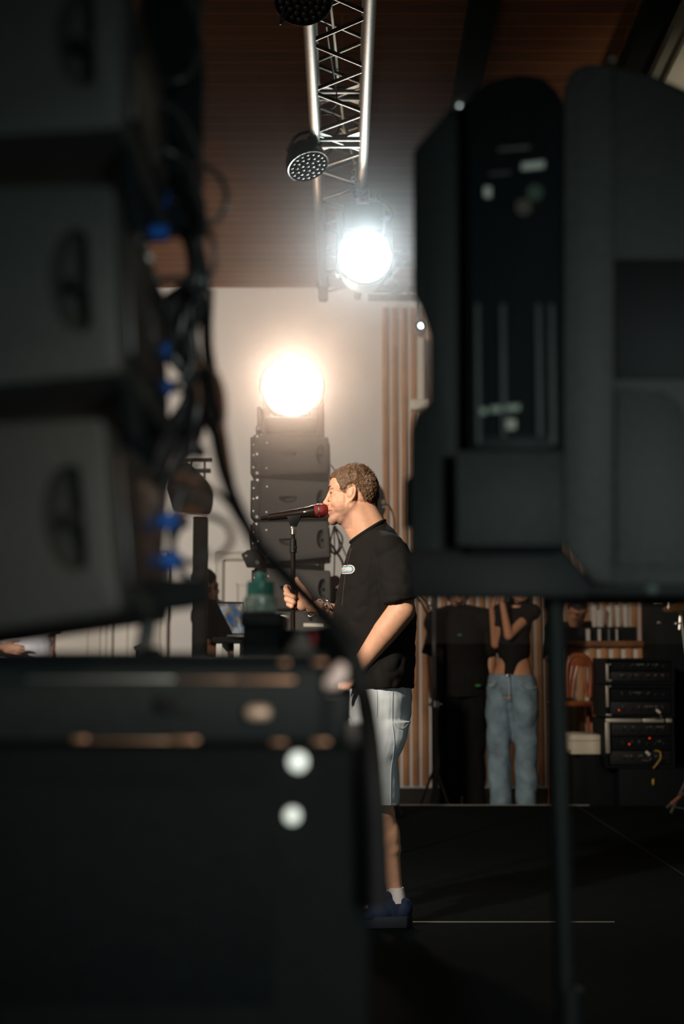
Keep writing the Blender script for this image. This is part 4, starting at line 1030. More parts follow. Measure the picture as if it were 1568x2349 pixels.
# shorts
q = MB()
loftp(q, [(1566, 802, 940, 96, 0), (1600, 800, 945, 102, 0), (1640, 800, 944, 102, 0), (1680, 806, 934, 98, 0)])
loftp(q, [(1650, 802, 942, 52, -50), (1690, 806, 932, 54, -52), (1735, 806, 910, 55, -53), (1790, 806, 913, 54, -53), (1822, 807, 915, 54, -53), (1841, 808, 913, 54, -53)])
loftp(q, [(1650, 790, 930, 52, 50), (1700, 772, 905, 54, 54), (1760, 756, 875, 54, 56), (1835, 740, 850, 54, 58)])
def short_disp(co, n):
    w1 = noise.noise(Vector((co.x * 9 + co.z * 8, co.y * 6, co.z * 11))) * 3.4 + noise.noise(Vector((co.x * 26, co.y * 20, co.z * 30))) * 1.1
    return co + n * w1 * SP
sh = organic('shorts', q, M['shorts'], root, voxel=0.005, it=3, disp=short_disp)
off = origin(sh); TT = BVHTree.FromPolygons([v.co + off for v in sh.data.vertices], [p.vertices[:] for p in sh.data.polygons])
def on_sh(px, py, f=.0012):
    hit = TT.ray_cast(H(px, py, -260), Vector((0, 1, 0)))
    if hit[0] is None: hit = TT.find_nearest(H(px, py, -60))
    return hit[0] + hit[1] * f
def seam(name, pts, r=.55):
    o2 = [on_sh(*p) for p in smooth2(pts)]; return obj(name, MB().tube(o2, SP * r, 5, 1), M['stitch'], sh)
def smooth2(pts, n=8):
    return [(a.x, a.y) for a in smooth_path([Vector((p[0], p[1], 0)) for p in pts], n)]
seam('pocket_stitching', [(898, 1582), (897, 1620), (898, 1652), (918, 1667), (938, 1650)])
seam('side_seam', [(896, 1580), (895, 1640), (900, 1700), (893, 1760), (892, 1838)])
seam('hem_stitching', [(862, 1834), (885, 1836), (911, 1834)])
seam('front_seam', [(862, 1582), (863, 1610), (862, 1640)])
# sock and shoe
for nm, dx, lat, lb in (('near', 0, -52, 'white ankle sock'), ('far', -82, 60, None)):
    q = MB(); loftp(q, [(2026, 884 + dx, 923 + dx, 19.5, lat, 1), (2040, 884 + dx, 926 + dx, 21, lat), (2060, 878 + dx, 930 + dx, 24, lat)])
    obj('sock', q, M['white_cotton'], root)
    q = MB(); 
    for c, r in (((920, 2075, lat), (24, 26, 25)), ((900, 2068, lat), (32, 36, 25)), ((870, 2080, lat - 3), (34, 25, 27)), ((840, 2088, lat - 5), (34, 17, 29)), ((818, 2090, lat - 6), (28, 15, 28))):
        ell(q, (c[0] + dx, c[1], c[2]), r)
    cap_(q, (890 + dx, 2044, lat - 10), (925 + dx, 2060, lat - 10), 11, 10); cap_(q, (890 + dx, 2044, lat + 10), (925 + dx, 2060, lat + 10), 11, 10)
    sho = organic('shoe', q, M['shoe'], root, voxel=.004, it=4)
    q = MB(); seg = []
    xs = [944, 930, 900, 860, 825, 795, 788, 795, 825, 860, 900, 930]; ys = [0, -24, -27, -30, -31, -20, -3, 20, 26, 26, 26, 24]
    top = [H(x + dx, 2088, lat + y) for x, y in zip(xs, ys)]; bot = [Vector((p.x, p.y, SD + .002)) for p in top]
    obj('sole', MB().prism(bot, top, .004), M['sole'], sho)
# bracelets
def ringpts(c, ax, r, n): 
    x, y, d = frame(ax); return [c + (x * math.cos(2 * math.pi * i / n) + y * math.sin(2 * math.pi * i / n)) * r for i in range(n)]
q = MB()
for p in ringpts(H(730, 1392, 7), Vector((.9, .6, -.25)), 18.0 * SP, 22): q.sphere(p, SP * 2.1, u=10, v=8)
obj('bead_bracelet', q, M['bead'], root)
q = MB()
for p in ringpts(H(720, 1400, 4), Vector((.75, .5, -.65)), 18.5 * SP, 20): q.sphere(p, SP * 2.3, u=10, v=8)
obj('pearl_bracelet', q, M['bead'], root)
q = MB(); q.tube(ringpts(H(744, 1397, 14), Vector((.9, .6, -.1)), 20.5 * SP, 20) + ringpts(H(744, 1397, 14), Vector((.9, .6, -.1)), 20.5 * SP, 20)[:1], SP * 1.2, 6, 2)
q.box(H(748, 1390, -7), (SP * 7, SP * 3, SP * 5), rotm('Y', 35), .001)
obj('chain_bracelet', q, M['bead'], root)

# microphone + stand
t = thing('microphone_stand', 'straight black microphone stand held by the singer', 'microphone stand', (H(672, 0).x, YP, SD))
X0 = H(672, 1300).x
obj('base', MB().lathe((X0, YP, SD), (0, 0, 1), [(0, 0), (0, .15), (.012, .15), (.025, .03), (.03, 0)], 36), M['rubber'], t)
obj('pole', MB().cyl((X0, YP, SD + .02), H(672, 1262), .0095).cyl(H(672, 1275), H(672, 1222), .0075), M['mic_body'], t)
obj('clutch', MB().cyl(H(672, 1268), H(672, 1240), .014, .0125, 18).cyl(H(672, 1243), H(672, 1236), .012, .009, 18).cyl(H(680, 1256, -3), H(672, 1256), .006), M['rubber'], t)
obj('clip_joint', MB().cyl(H(672, 1226), H(672, 1214), .0115, .0115, 16).boxab(H(667, 1216, -4), H(677, 1204, 4), .002).sphere(H(672, 1207), (.009, .009, .009)), M['steel'], t)
A, B = H(598, 1189), H(721, 1173)
d = (H(760, 1168) - A).normalized(); L = (B - A).length
mc = H(677, 1192) ; 
obj('clip', MB().prism([H(658, 1186, -11), H(692, 1181, -11), H(680, 1208, -5), H(666, 1208, -5)], [H(658, 1186, 11), H(692, 1181, 11), H(680, 1208, 5), H(666, 1208, 5)], .001), M['rubber'], t)
t = thing('microphone', 'dark wireless microphone with red mesh head at the mouth of the singer', 'microphone', H(672, 1182))
obj('handle', MB().lathe(A, d, [(0, 0), (0, 4.8 * SP), (16 * SP, 4.8 * SP), (17 * SP, 7.5 * SP), (60 * SP, 9.6 * SP), (L - 14 * SP, 12.6 * SP), (L - 2 * SP, 15 * SP), (L, 15 * SP), (L, 0)], 28), M['mic_body'], t)
obj('grille', MB().lathe(A, d, [(L - 1 * SP, 0), (L - 1 * SP, 14.6 * SP), (L + 5 * SP, 16 * SP), (L + 17 * SP, 16.5 * SP), (L + 25 * SP, 14.8 * SP), (L + 30 * SP, 11 * SP), (L + 32 * SP, 0)], 28), M['red_foam'], t)
obj('ring', MB().lathe(A, d, [(L + 9 * SP, 0), (L + 9 * SP, 16.9 * SP), (L + 11.5 * SP, 16.9 * SP), (L + 11.5 * SP, 0)], 28), M['steel'], t)
obj('switch', MB().box(A + d * (L - 20 * SP) + Vector((0, -12 * SP, 0)), (10 * SP, 3 * SP, 4 * SP), rotm('Y', -7), .0008), M['steel'], t)

# ------------------------------------------------------------------ other people
def figure(name, label, J, Y, m, top, bottom, hairm, voxel=.009, face=(0, -1, 0), cat='person', skin=None, top_len=None, bodysuit=False, long_hair=False, bow=0.0):
    """J: joints as world vectors. face: direction of the face."""
    skin = skin or M['skin_dim']
    root = thing(name, label, cat, Vector((J['pelvis'].x, J['pelvis'].y, m)))
    f = Vector(face).normalized(); upv = (J['head'] - J['neck']).normalized(); sd = upv.cross(f).normalized(); upv = f.cross(sd).normalized()
    Rm = Matrix((sd, f, upv)).transposed()        # columns: side, forward, up
    def hp(a, b_, c): return J['head'] + Rm @ Vector((a, b_, c))
    b = MB()
    b.sphere(hp(0, -.01, .03), (.074, .095, .085), Rm); b.sphere(hp(0, .02, -.03), (.058, .066, .085), Rm); b.sphere(hp(0, .055, -.088), (.03, .03, .024), Rm)
    for s_ in (-1, 1):
        b.capsule(hp(s_ * .052, .0, -.05), hp(s_ * .022, .052, -.085), .022, .02); b.sphere(hp(s_ * .076, -.005, -.01), (.01, .02, .032), Rm)
        b.sphere(hp(s_ * .032, .06, -.02), (.024, .022, .024), Rm); b.capsule(hp(s_ * .045, .072, .025), hp(s_ * .014, .084, .025), .009, .009)
    b.capsule(hp(0, .084, .015), hp(0, .105, -.022), .009, .012); b.sphere(hp(0, .082, -.052), (.022, .012, .007), Rm); b.sphere(hp(0, .080, -.066), (.02, .012, .008), Rm)
    w = J.get('build', 1.0)
    b.capsule(J['neck'] + Vector((0, 0, -.03)), J['head'] + Rm @ Vector((0, -.02, -.05)), .058 * w, .052 * w)
    cs = (J['sl'] + J['sr']) / 2; shw = (J['sl'] - J['sr']).length / 2; ax = (J['sr'] - J['sl']).normalized(); fw = Vector((ax.y, -ax.x, 0)).normalized()
    def ring(c, rx, ry, n=24): return [c + ax * rx * math.cos(2 * math.pi * k / n) + fw * ry * math.sin(2 * math.pi * k / n) for k in range(n)]
    pel = J['pelvis']; waist = pel.lerp(cs, .36); chest = pel.lerp(cs, .72)
    ww = J.get('waist', .14); hw = J.get('hipw', .165)
    def trunk(mb, g, top=True, low=True):
        rr = [ring(pel - Vector((0, 0, .08)), hw * .9 + g, .11 + g), ring(pel + Vector((0, 0, .02)), hw + g, .115 + g)] if low else []
        rr += [ring(waist, ww + g, .10 + g), ring(chest, shw * .80 + g, .115 * w + g), ring(cs - Vector((0, 0, .02)), shw * .86 + g, .095 * w + g), ring(cs + Vector((0, 0, .045)), shw * .5 + g, .07 + g)]
        mb.rings(rr)
        for s_ in ('sl', 'sr'): mb.capsule(J['neck'] - Vector((0, 0, .05)), J[s_], .05 * w + g, .052 * w + g)
    trunk(b, 0)
    for s_ in 'lr':
        b.capsule(J['s' + s_], J['e' + s_], .050 * w, .040 * w); b.capsule(J['e' + s_], J['w' + s_], .041 * w, .026 * w)
        hd = J.get('h' + s_, (J['w' + s_] - J['e' + s_]).normalized()); hd = Vector(hd).normalized(); hx, hy, _ = frame(hd)
        flat = Vector(J.get('p' + s_, (0, -1, 0))); flat = (flat - hd * flat.dot(hd)).normalized(); acr = hd.cross(flat)
        wr = J['w' + s_]; Rh = Matrix((acr, flat, hd)).transposed()
        b.sphere(wr + hd * .05, (.042, .018, .055), Rh)
        for i in range(4):
            o0 = wr + hd * .085 + acr * (.03 - i * .02); L = (.03, .035, .033, .026)[i]
            o1 = o0 + hd * L + flat * .006; o2 = o1 + hd * L * .7 + flat * .018
            b.capsule(o0, o1, .0095, .009); b.capsule(o1, o2, .009, .0075)
        o0 = wr + hd * .03 + acr * .034; b.capsule(o0, o0 + hd * .035 + acr * .022 + flat * .01, .0125, .0105); b.capsule(o0 + hd * .035 + acr * .022 + flat * .01, o0 + hd * .065 + acr * .028 + flat * .016, .0105, .0085)
        b.capsule(J['pelvis'] + (J['k' + s_] - J['pelvis']) * .08 + ax * (.085 if (J['k' + s_] - J['pelvis']).dot(ax) > 0 else -.085), J['k' + s_], .072 * w, .056)
        b.capsule(J['k' + s_], J['a' + s_], .056, .04)
        b.capsule(J['a' + s_], J['a' + s_] + f * .0 + Vector((0, 0, -.04)), .04, .038); ff = Vector(J.get('foot', (f.x, f.y, 0))).normalized(); b.capsule(J['a' + s_] + Vector((0, 0, -.045)), J['a' + s_] + ff * .15 + Vector((0, 0, -.05)), .036, .03)
    organic('body', b, skin, root, voxel=voxel * .62, it=3)
    for s_ in (-1, 1):
        e = MB().sphere(hp(s_ * .03, .078, .008), (.013, .010, .008), Rm, 14, 10); obj('eye', e, M['iris'], root)
        e = MB().tube([hp(s_ * .012, .092, .03), hp(s_ * .03, .092, .036), hp(s_ * .05, .078, .03)], .004, 6, 4); obj('eyebrow', e, hairm, root)
    # hair
    h = MB(); h.sphere(hp(0, -.015, .04), (.083, .098, .09), Rm); h.sphere(hp(0, -.045, -.01), (.075, .068, .085), Rm)
    if long_hair:
        for s_ in (-1, 1): h.capsule(hp(s_ * .06, -.03, 0), hp(s_ * .07, -.05, -.22), .035, .03)
        h.capsule(hp(0, -.06, 0), hp(0, -.08, -.26), .07, .05)
    def hd_(co, n):
        l = Rm.transposed() @ (co - J['head'])
        m_ = 1.0
        if l.y > .012: m_ = max(0, min(1, (l.z - .055 + abs(l.x) * -.25 + .02) / .012))
        elif l.y > -.02 and not long_hair: m_ = max(0, min(1, (l.z + .005) / .012))
        return co + n * (noise.noise(co * 70) * .006 * m_ - .03 * (1 - m_))
    organic('hair', h, hairm, root, voxel=.006, it=2, disp=hd_)
    # clothes
    g = MB()
    if bodysuit:
        g.rings([ring(pel - Vector((0, 0, .06)), .035, .118), ring(pel + Vector((0, 0, .02)), .06, .125), ring(waist - Vector((0, 0, .02)), ww * .86, .112), ring(waist + Vector((0, 0, .04)), ww + .010, .112), ring(chest, shw * .80 + .012, .128), ring(cs - Vector((0, 0, .02)), shw * .86 + .012, .108), ring(cs + Vector((0, 0, .03)), shw * .6, .08)])
        for s_ in ('sl', 'sr'): g.capsule(cs + (J[s_] - cs) * .3 + Vector((0, 0, .02)), J[s_], .055, .062)
    else:
        trunk(g, .022 + J.get('loose', 0))
        if top_len:
            g.rings([ring(pel - Vector((0, 0, top_len)), hw + .035, .14), ring(pel + Vector((0, 0, .06)), hw + .03, .14)])
    for s_ in 'lr':
        k = J.get('sleeve', .62); d = (J['e' + s_] - J['s' + s_]); e1 = J['s' + s_] + d * k; x, y, dn = frame(d)
        rg = []
        for t_, r_ in ((0, .066 * w), (.5, .066 * w), (1, .062 * w + J.get('loose', 0))): rg.append([J['s' + s_] + d * k * t_ + (x * math.cos(2 * math.pi * q / 20) + y * math.sin(2 * math.pi * q / 20)) * r_ for q in range(20)])
        g.rings(rg)
    def cloth_d(co, n): return co + n * (noise.noise(Vector((co.x * 9 + co.z * 5, co.y * 8, co.z * 12))) * .008)
    organic('top' if bodysuit else 'shirt', g, top, root, voxel=voxel, it=3, disp=cloth_d)
    g = MB(); tw = J.get('trouser', (.10, .075, .07))
    zt = J.get('waistz', .07)
    g.rings([ring(pel - Vector((0, 0, .10)), hw * .55, .09), ring(pel - Vector((0, 0, .05)), hw + .01, .128), ring(pel, hw + .022, .135), ring(pel + Vector((0, 0, zt)), hw * .9 + .02, .125)])
    for s_ in 'lr':
        sg = 1 if (J['k' + s_] - J['pelvis']).dot(ax) > 0 else -1
        p0 = pel + ax * (.085 * sg) - Vector((0, 0, .06)); K = J['k' + s_]; A_ = J['a' + s_]
        rg = []
        for c_, rx, ry in ((p0 + Vector((0, 0, .05)), tw[0], .12), (p0 - Vector((0, 0, .10)), tw[0], .125), (p0.lerp(K, .5), tw[0] * .96, .11), (K, tw[1], .085), (K.lerp(A_, .5), tw[1], .082), (A_ + Vector((0, 0, -.02)), tw[2], .085)):
            rg.append([c_ + ax * rx * math.cos(2 * math.pi * q / 24) + fw * ry * math.sin(2 * math.pi * q / 24) for q in range(24)])
        g.rings(rg)
    def cloth_d2(co, n): return co + n * (noise.noise(Vector((co.x * 14 + co.z * 4, co.y * 10, co.z * 7))) * .012 + noise.noise(co * 24) * .003)
    tro = organic('trousers', g, bottom, root, voxel=voxel, it=3, disp=cloth_d2)
    ff = Vector(J.get('foot', (f.x, f.y, 0))).normalized()
    for s_ in 'lr':
        q = MB(); a_ = J['a' + s_]; q.capsule(a_ + Vector((0, 0, -.05)) - ff * .04, a_ + ff * .15 + Vector((0, 0, -.058)), .046, .036); q.capsule(a_ - Vector((0, 0, .05)), a_ - Vector((0, 0, .01)), .048, .045)
        organic('shoe', q, M['sole'], root, voxel=.008, it=2)
    return root, tro, (ax, fw, pel)

def stand(Y, cx, ground, **k):
    return None
def V(px, py, Y, dy=0): 
    p = P(px, py, Y + dy); return p
# man in black behind the stage
Y = 10.2
J = dict(head=V(1049, 1357, Y), neck=V(1051, 1398, Y, .02), sl=V(1004, 1428, Y, .0), sr=V(1106, 1426, Y, .0), pelvis=V(1058, 1572, Y), build=1.12, waist=.155, hipw=.165, loose=.022,
         el=V(991, 1510, Y, .02), wl=V(994, 1598, Y, -.02), er=V(1125, 1508, Y, .02), wr=V(1118, 1598, Y, -.04), sleeve=.92,
         kl=V(1032, 1725, Y), kr=V(1084, 1725, Y), al=V(1030, 1860, Y), ar=V(1088, 1860, Y), hl=(0.1, -.1, -1), hr=(-.15, -.1, -1), pl=(1, 0, 0), pr=(-1, 0, 0), trouser=(.105, .085, .075))
r_, tro, (ax, fw, pel) = figure('person', 'man in black T-shirt and black trousers, head cut off by the near speaker', J, Y, 0.0, M['tee'], M['dark_trousers'], M['dark_hair'], top_len=.06)
hc = J['head']
obj('goatee', MB().sphere(hc + Vector((0, -.088, -.095)), (.022, .014, .018)).tube([hc + Vector((-.028, -.086, -.07)), hc + Vector((0, -.10, -.09)), hc + Vector((.028, -.086, -.07))], .006, 6, 5), M['dark_hair'], r_)
for a, b2, nm in (((1050, 1459), (1058, 1454), 'chest_print'), ((1090, 1575), (1102, 1570), 'pocket_print')):
    p, q = P(a[0], a[1], Y - .175), P(b2[0], b2[1], Y - .175)
    obj(nm, MB().boxab((p.x, Y - .18, p.z), (q.x, Y - .145, q.z), .001), M['green_print'], r_)
# woman in jeans
Y = 9.92
J = dict(head=V(1192, 1345, Y), neck=V(1190, 1386, Y, .02), sl=V(1150, 1402, Y, .04), sr=V(1222, 1400, Y, -.02), pelvis=V(1174, 1575, Y), build=.80, waist=.108, hipw=.158,
         el=V(1136, 1478, Y, .10), wl=V(1128, 1400, Y, .02), er=V(1166, 1458, Y, -.17), wr=V(1152, 1385, Y, -.2), sleeve=.42, hl=(.2, 0, 1), hr=(-.02, 0.05, 1), pl=(1, 0, 0), pr=(1, 0, 0),
         kl=V(1144, 1715, Y), kr=V(1206, 1715, Y), al=V(1148, 1865, Y), ar=V(1209, 1865, Y), trouser=(.096, .079, .066), waistz=.085)
J['er'] = V(1166, 1458, Y, -.17); J['sr'] = V(1220, 1404, Y, -.04)
r_, tro, (ax, fw, pel) = figure('person', 'woman in black bodysuit and light blue jeans, one forearm raised', J, Y, 0.0, M['tee'], M['denim'], M['dark_hair'], bodysuit=True, long_hair=True)
p = P(1164, 1549, Y - .155)
obj('jeans_button', MB().sphere(p, .011), M['chrome'], tro)
q = MB(); q.tube([P(1166, 1552, Y - .157), P(1168, 1580, Y - .158), P(1166, 1606, Y - .155)], .003, 6, 6); 
q.tube([P(1202, 1570, Y - .145), P(1214, 1580, Y - .135), P(1230, 1577, Y - .10)], .003, 6, 6); q.tube([P(1120, 1570, Y - .12), P(1127, 1572, Y - .135), P(1135, 1560, Y - .14)], .003, 6, 6)
obj('jeans_stitching', q, M['stitch'], tro)
# bartender bowing over the bar
Y = 11.75
J = dict(head=V(1324, 1400, Y, -.15), neck=V(1316, 1432, Y, .0), sl=V(1270, 1445, Y, .05), sr=V(1372, 1442, Y, .05), pelvis=V(1318, 1590, Y, .1), build=1.0, waist=.14, hipw=.16,
         el=V(1262, 1510, Y, -.05), wl=V(1290, 1500, Y, -.28), er=V(1384, 1508, Y, -.05), wr=V(1352, 1500, Y, -.28), sleeve=1.0,
         kl=V(1300, 1705, Y), kr=V(1340, 1705, Y), al=V(1300, 1825, Y), ar=V(1340, 1825, Y), foot=(0, -1, 0), hl=(.3, -.8, -.3), hr=(-.3, -.8, -.3), pl=(0, 0, -1), pr=(0, 0, -1))
figure('person', 'dark-haired person in black bowing over the bar', J, Y, 0.0, M['tee'], M['dark_trousers'], M['dark_hair'], face=(.12, -.80, -.60))
# person in white, far left
Y = 9.2
J = dict(head=V(66, 1290, Y), neck=V(66, 1345, Y, .02), sl=V(14, 1385, Y), sr=V(112, 1385, Y), pelvis=V(62, 1530, Y), build=1.0, waist=.14, hipw=.155,
         el=V(-4, 1480, Y, .02), wl=V(4, 1500, Y, -.2), er=V(113, 1478, Y, .0), wr=V(112, 1560, Y, -.10), sleeve=.72, loose=.012, hl=(.5, -.2, -.1), hr=(0, -.1, -1), pl=(0, 1, 0), pr=(-1, 0, 0),
         kl=V(42, 1700, Y), kr=V(82, 1700, Y), al=V(42, 1860, Y), ar=V(82, 1860, Y))
J['wl'] = V(6, 1484, Y, -.26); J['el'] = V(-30, 1478, Y, -.05)
# feet must meet the deck
for k in ('al', 'ar'): J[k].z = SD + .09
for k in ('kl', 'kr'): J[k].z = SD + .5
figure('person', 'person in a white T-shirt at the far left, seen under the near speakers', J, Y, SD, M['white_cotton'], M['dark_trousers'], M['dark_hair'], skin=M['skin_fair'], top_len=.1)
# person at the laptop
Y = 9.15
J = dict(head=V(473, 1348, Y), neck=V(486, 1386, Y, .02), sl=V(470, 1412, Y, -.12), sr=V(530, 1420, Y, .16), pelvis=V(505, 1600, Y), build=1.02, waist=.14, hipw=.155,
         el=V(468, 1490, Y, -.20), wl=V(520, 1500, Y, -.42), er=V(548, 1490, Y, .10), wr=V(560, 1502, Y, -.2), sleeve=.75, loose=.02, hl=(.8, -.2, 0), hr=(.8, -.2, 0), pl=(0, 0, -1), pr=(0, 0, -1),
         kl=V(490, 1715, Y), kr=V(520, 1715, Y), al=V(490, 1860, Y), ar=V(520, 1860, Y))
for k in ('al', 'ar'): J[k].z = SD + .09
for k in ('kl', 'kr'): J[k].z = SD + .5
figure('person', 'person in black T-shirt standing behind the open laptop', J, Y, SD, M['tee'], M['dark_trousers'], M['dark_hair'], face=(.55, -.75, -.3), skin=M['skin_fair'], top_len=.1)

# ------------------------------------------------------------------ near speaker tower on the left
YN = 1.45
xr = P(262, 1200, YN).x          # rear edge of the cabinets
NX = xr - BD
for cy, tl, lb in ((82, 1.5, 'large near speaker box at the top left, cut by the frame'), (637, 3.4, 'large near speaker box in the middle of the left tower'), (1179, 5.6, 'large near speaker box lowest in the left tower')):
    z = P(262, cy, YN).z
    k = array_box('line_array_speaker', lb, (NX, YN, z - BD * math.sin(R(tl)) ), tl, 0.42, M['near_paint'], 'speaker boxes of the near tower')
# link arms between the rear corners
t = thing('tower_rigging', 'black rigging frame with hinged bars behind the near speaker tower', 'bracket', P(300, 1380, YN + .1))
for y0, y1 in ((-40, 120), (300, 520), (800, 1010), (1340, 1400)):
    q = MB(); q.prism([P(262, y0, YN + .06), P(300, y0 + 20, YN + .06), P(336, y1, YN + .06), P(286, y1 + 6, YN + .06)], [P(262, y0, YN + .10), P(300, y0 + 20, YN + .10), P(336, y1, YN + .10), P(286, y1 + 6, YN + .10)], .003)
    obj('link_bar', q, M['black'], t)
obj('filler_plate', MB().prism([P(-400, 330, 1.84), P(300, 335, 1.84), P(300, 440, 1.84), P(-400, 430, 1.84)], [P(-400, 330, 1.86), P(300, 335, 1.86), P(300, 440, 1.86), P(-400, 430, 1.86)]), M['rubber'], t)  # added dark plates keep the lit wall from showing between the boxes
obj('filler_plate', MB().prism([P(-400, 850, 1.84), P(340, 820, 1.84), P(340, 985, 1.84), P(-400, 985, 1.84)], [P(-400, 850, 1.86), P(340, 820, 1.86), P(340, 985, 1.86), P(-400, 985, 1.86)]), M['rubber'], t)
obj('lower_beam', MB().prism([P(230, 1330, 1.72), P(478, 1328, 1.72), P(482, 1384, 1.72), P(440, 1397, 1.72), P(230, 1424, 1.72)], [P(230, 1330, 1.95), P(440, 1328, 1.95), P(442, 1380, 1.95), P(410, 1390, 1.95), P(230, 1420, 1.95)], .004), M['black'], t)
obj('upright_rail', MB().boxab(P(322, 1420, 1.9), P(332, -120, 1.93), .003), M['black_textured'], t)
t = thing('speaker_pole', 'dark vertical pole between the near speaker tower and the flight case', 'pole', (P(345, 1500, 1.8).x, 1.8, P(0, 1500, 1.8).z - .01))
obj('tube', MB().cyl((P(345, 0, 1.8).x, 1.8, P(0, 1502, 1.8).z - .01), P(345, 1400, 1.8), .0105, seg=20), M['black_textured'], t)
obj('collar', MB().cyl(P(345, 1502, 1.8), P(345, 1484, 1.8), .020, .012, 20), M['rubber'], t)

# padded cover / cable housing right of the tower
t = thing('cable_cover', 'tall rounded black hood over the cables behind the near tower', 'cover', P(400, 340, 1.9))
o8 = [(338, -140), (400, -120), (428, 10), (448, 40), (462, 110), (466, 180), (466, 345), (455, 350), (440, 400), (338, 420)]
obj('hood', MB().prism([P(x, y, 1.85) for x, y in o8], [P(x - 8, y, 2.0) for x, y in o8], .006), M['black'], t)
o9 = [(338, 400), (448, 380), (452, 470), (446, 545), (425, 520), (372, 560), (338, 540)]
obj('lower_hood', MB().prism([P(x, y, 1.86) for x, y in o9], [P(x - 6, y, 1.98) for x, y in o9], .006), M['black'], t)
o10 = [(262, 985), (262, 900), (340, 930), (372, 958), (440, 985), (478, 1040), (470, 1052), (388, 1040), (372, 1180), (320, 1190), (300, 1060)]
obj('mesh_cloth', MB().prism([P(x, y, 1.88) for x, y in o10], [P(x - 4, y, 1.95) for x, y in o10], .004), M['brown_cable'] if 0 else M['black'], t)

near_cables = [
 ('thick black strap-like cable sweeping down across the picture', [(470, 690, 1.9), (478, 860, 1.85), (498, 1020, 1.8), (530, 1130, 1.75), (585, 1240, 1.7), (660, 1325, 1.66), (745, 1415, 1.62), (805, 1495, 1.6), (832, 1590, 1.6), (847, 1680, 1.57), (857, 1800, 1.55), (863, 1930, 1.55), (866, 2080, 1.55)], lambda t: .0085 + .0075 * max(0, t - .35) / .65, 'rubber'),
 ('thin dark cable hanging beside the thick one over the pale wall', [(486, 660, 1.95), (482, 780, 1.95), (500, 900, 1.9), (515, 1000, 1.85), (530, 1090, 1.8), (548, 1170, 1.75), (570, 1225, 1.7)], .0036, 'brown_cable'),
 ('narrow oval cable loop at the right of the cable bundle', [(430, 850, 1.85), (455, 838, 1.85), (490, 850, 1.85), (511, 900, 1.85), (513, 965, 1.85), (497, 1003, 1.85), (478, 985, 1.85), (462, 930, 1.85), (452, 880, 1.85)], .0032, 'brown_cable'),
 ('black cable loop bulging right over the timber ceiling', [(430, 330, 1.9), (462, 372, 1.9), (500, 402, 1.9), (520, 447, 1.9), (506, 495, 1.9), (470, 524, 1.9), (455, 560, 1.9)], .0040, 'cable'),
 ('small dark cable loop under the bulging one', [(466, 525, 1.9), (488, 552, 1.9), (492, 600, 1.9), (478, 650, 1.9), (470, 700, 1.9)], .0034, 'cable'),
 ('brown cable curving right across the lamp stand', [(395, 1190, 1.85), (430, 1172, 1.85), (480, 1184, 1.85), (516, 1200, 1.85), (531, 1232, 1.85), (518, 1262, 1.85), (490, 1282, 1.85)], .0042, 'brown_cable'),
 ('second brown cable slanting to the thick cable', [(400, 1090, 1.85), (440, 1100, 1.85), (480, 1120, 1.85), (520, 1150, 1.82), (548, 1195, 1.76)], .0040, 'brown_cable'),
 ('short grey cable from the lowest blue plug', [(395, 1285, 1.85), (425, 1292, 1.85), (460, 1284, 1.85), (475, 1260, 1.85)], .0038, 'cable'),
 ('dark cable curving down from the third blue plug', [(400, 1195, 1.85), (425, 1190, 1.85), (400, 1230, 1.85), (392, 1275, 1.87), (380, 1350, 1.87)], .0050, 'cable'),
 ('cable rising from the second blue plug', [(385, 887, 1.85), (415, 872, 1.85), (435, 850, 1.85), (442, 810, 1.85), (430, 770, 1.85)], .0044, 'cable'),
 ('pale-lit cable arcing from the upper box to the hood', [(243, 300, 1.78), (270, 268, 1.76), (300, 240, 1.74), (345, 233, 1.74), (400, 254, 1.76), (432, 300, 1.78), (460, 362, 1.8)], .0046, 'cable'),
 ('lower lit cable crossing the hood diagonally', [(300, 318, 1.76), (345, 330, 1.76), (395, 352, 1.76), (430, 378, 1.78), (448, 430, 1.8), (466, 490, 1.82), (470, 540, 1.84)], .0050, 'cable'),
 ('lit cable at the upper edge of the hood', [(452, 120, 1.8), (446, 150, 1.79), (425, 178, 1.78), (390, 190, 1.78), (350, 180, 1.8)], .0040, 'cable'),
 ('dark cable at the left of the bundle beside the middle box', [(290, 430, 1.76), (310, 480, 1.76), (320, 540, 1.78), (300, 600, 1.78), (330, 640, 1.8)], .0040, 'cable'),
 ('lit cable folding down over the white gap', [(330, 560, 1.8), (338, 600, 1.8), (362, 640, 1.8), (410, 640, 1.82), (440, 660, 1.84), (460, 700, 1.86)], .0050, 'cable'),
 ('dark cable arcing around the lower white gap', [(455, 1055, 1.9), (420, 1120, 1.9), (396, 1190, 1.9), (394, 1240, 1.9), (408, 1300, 1.9), (440, 1330, 1.9), (462, 1310, 1.9)], .0046, 'cable'),
]
for lb, pts, r, m in near_cables:
    single('cable', MB().tube([P(*p) for p in pts], r, 10), M[m], lb, 'cable', base=P(*pts[0]))
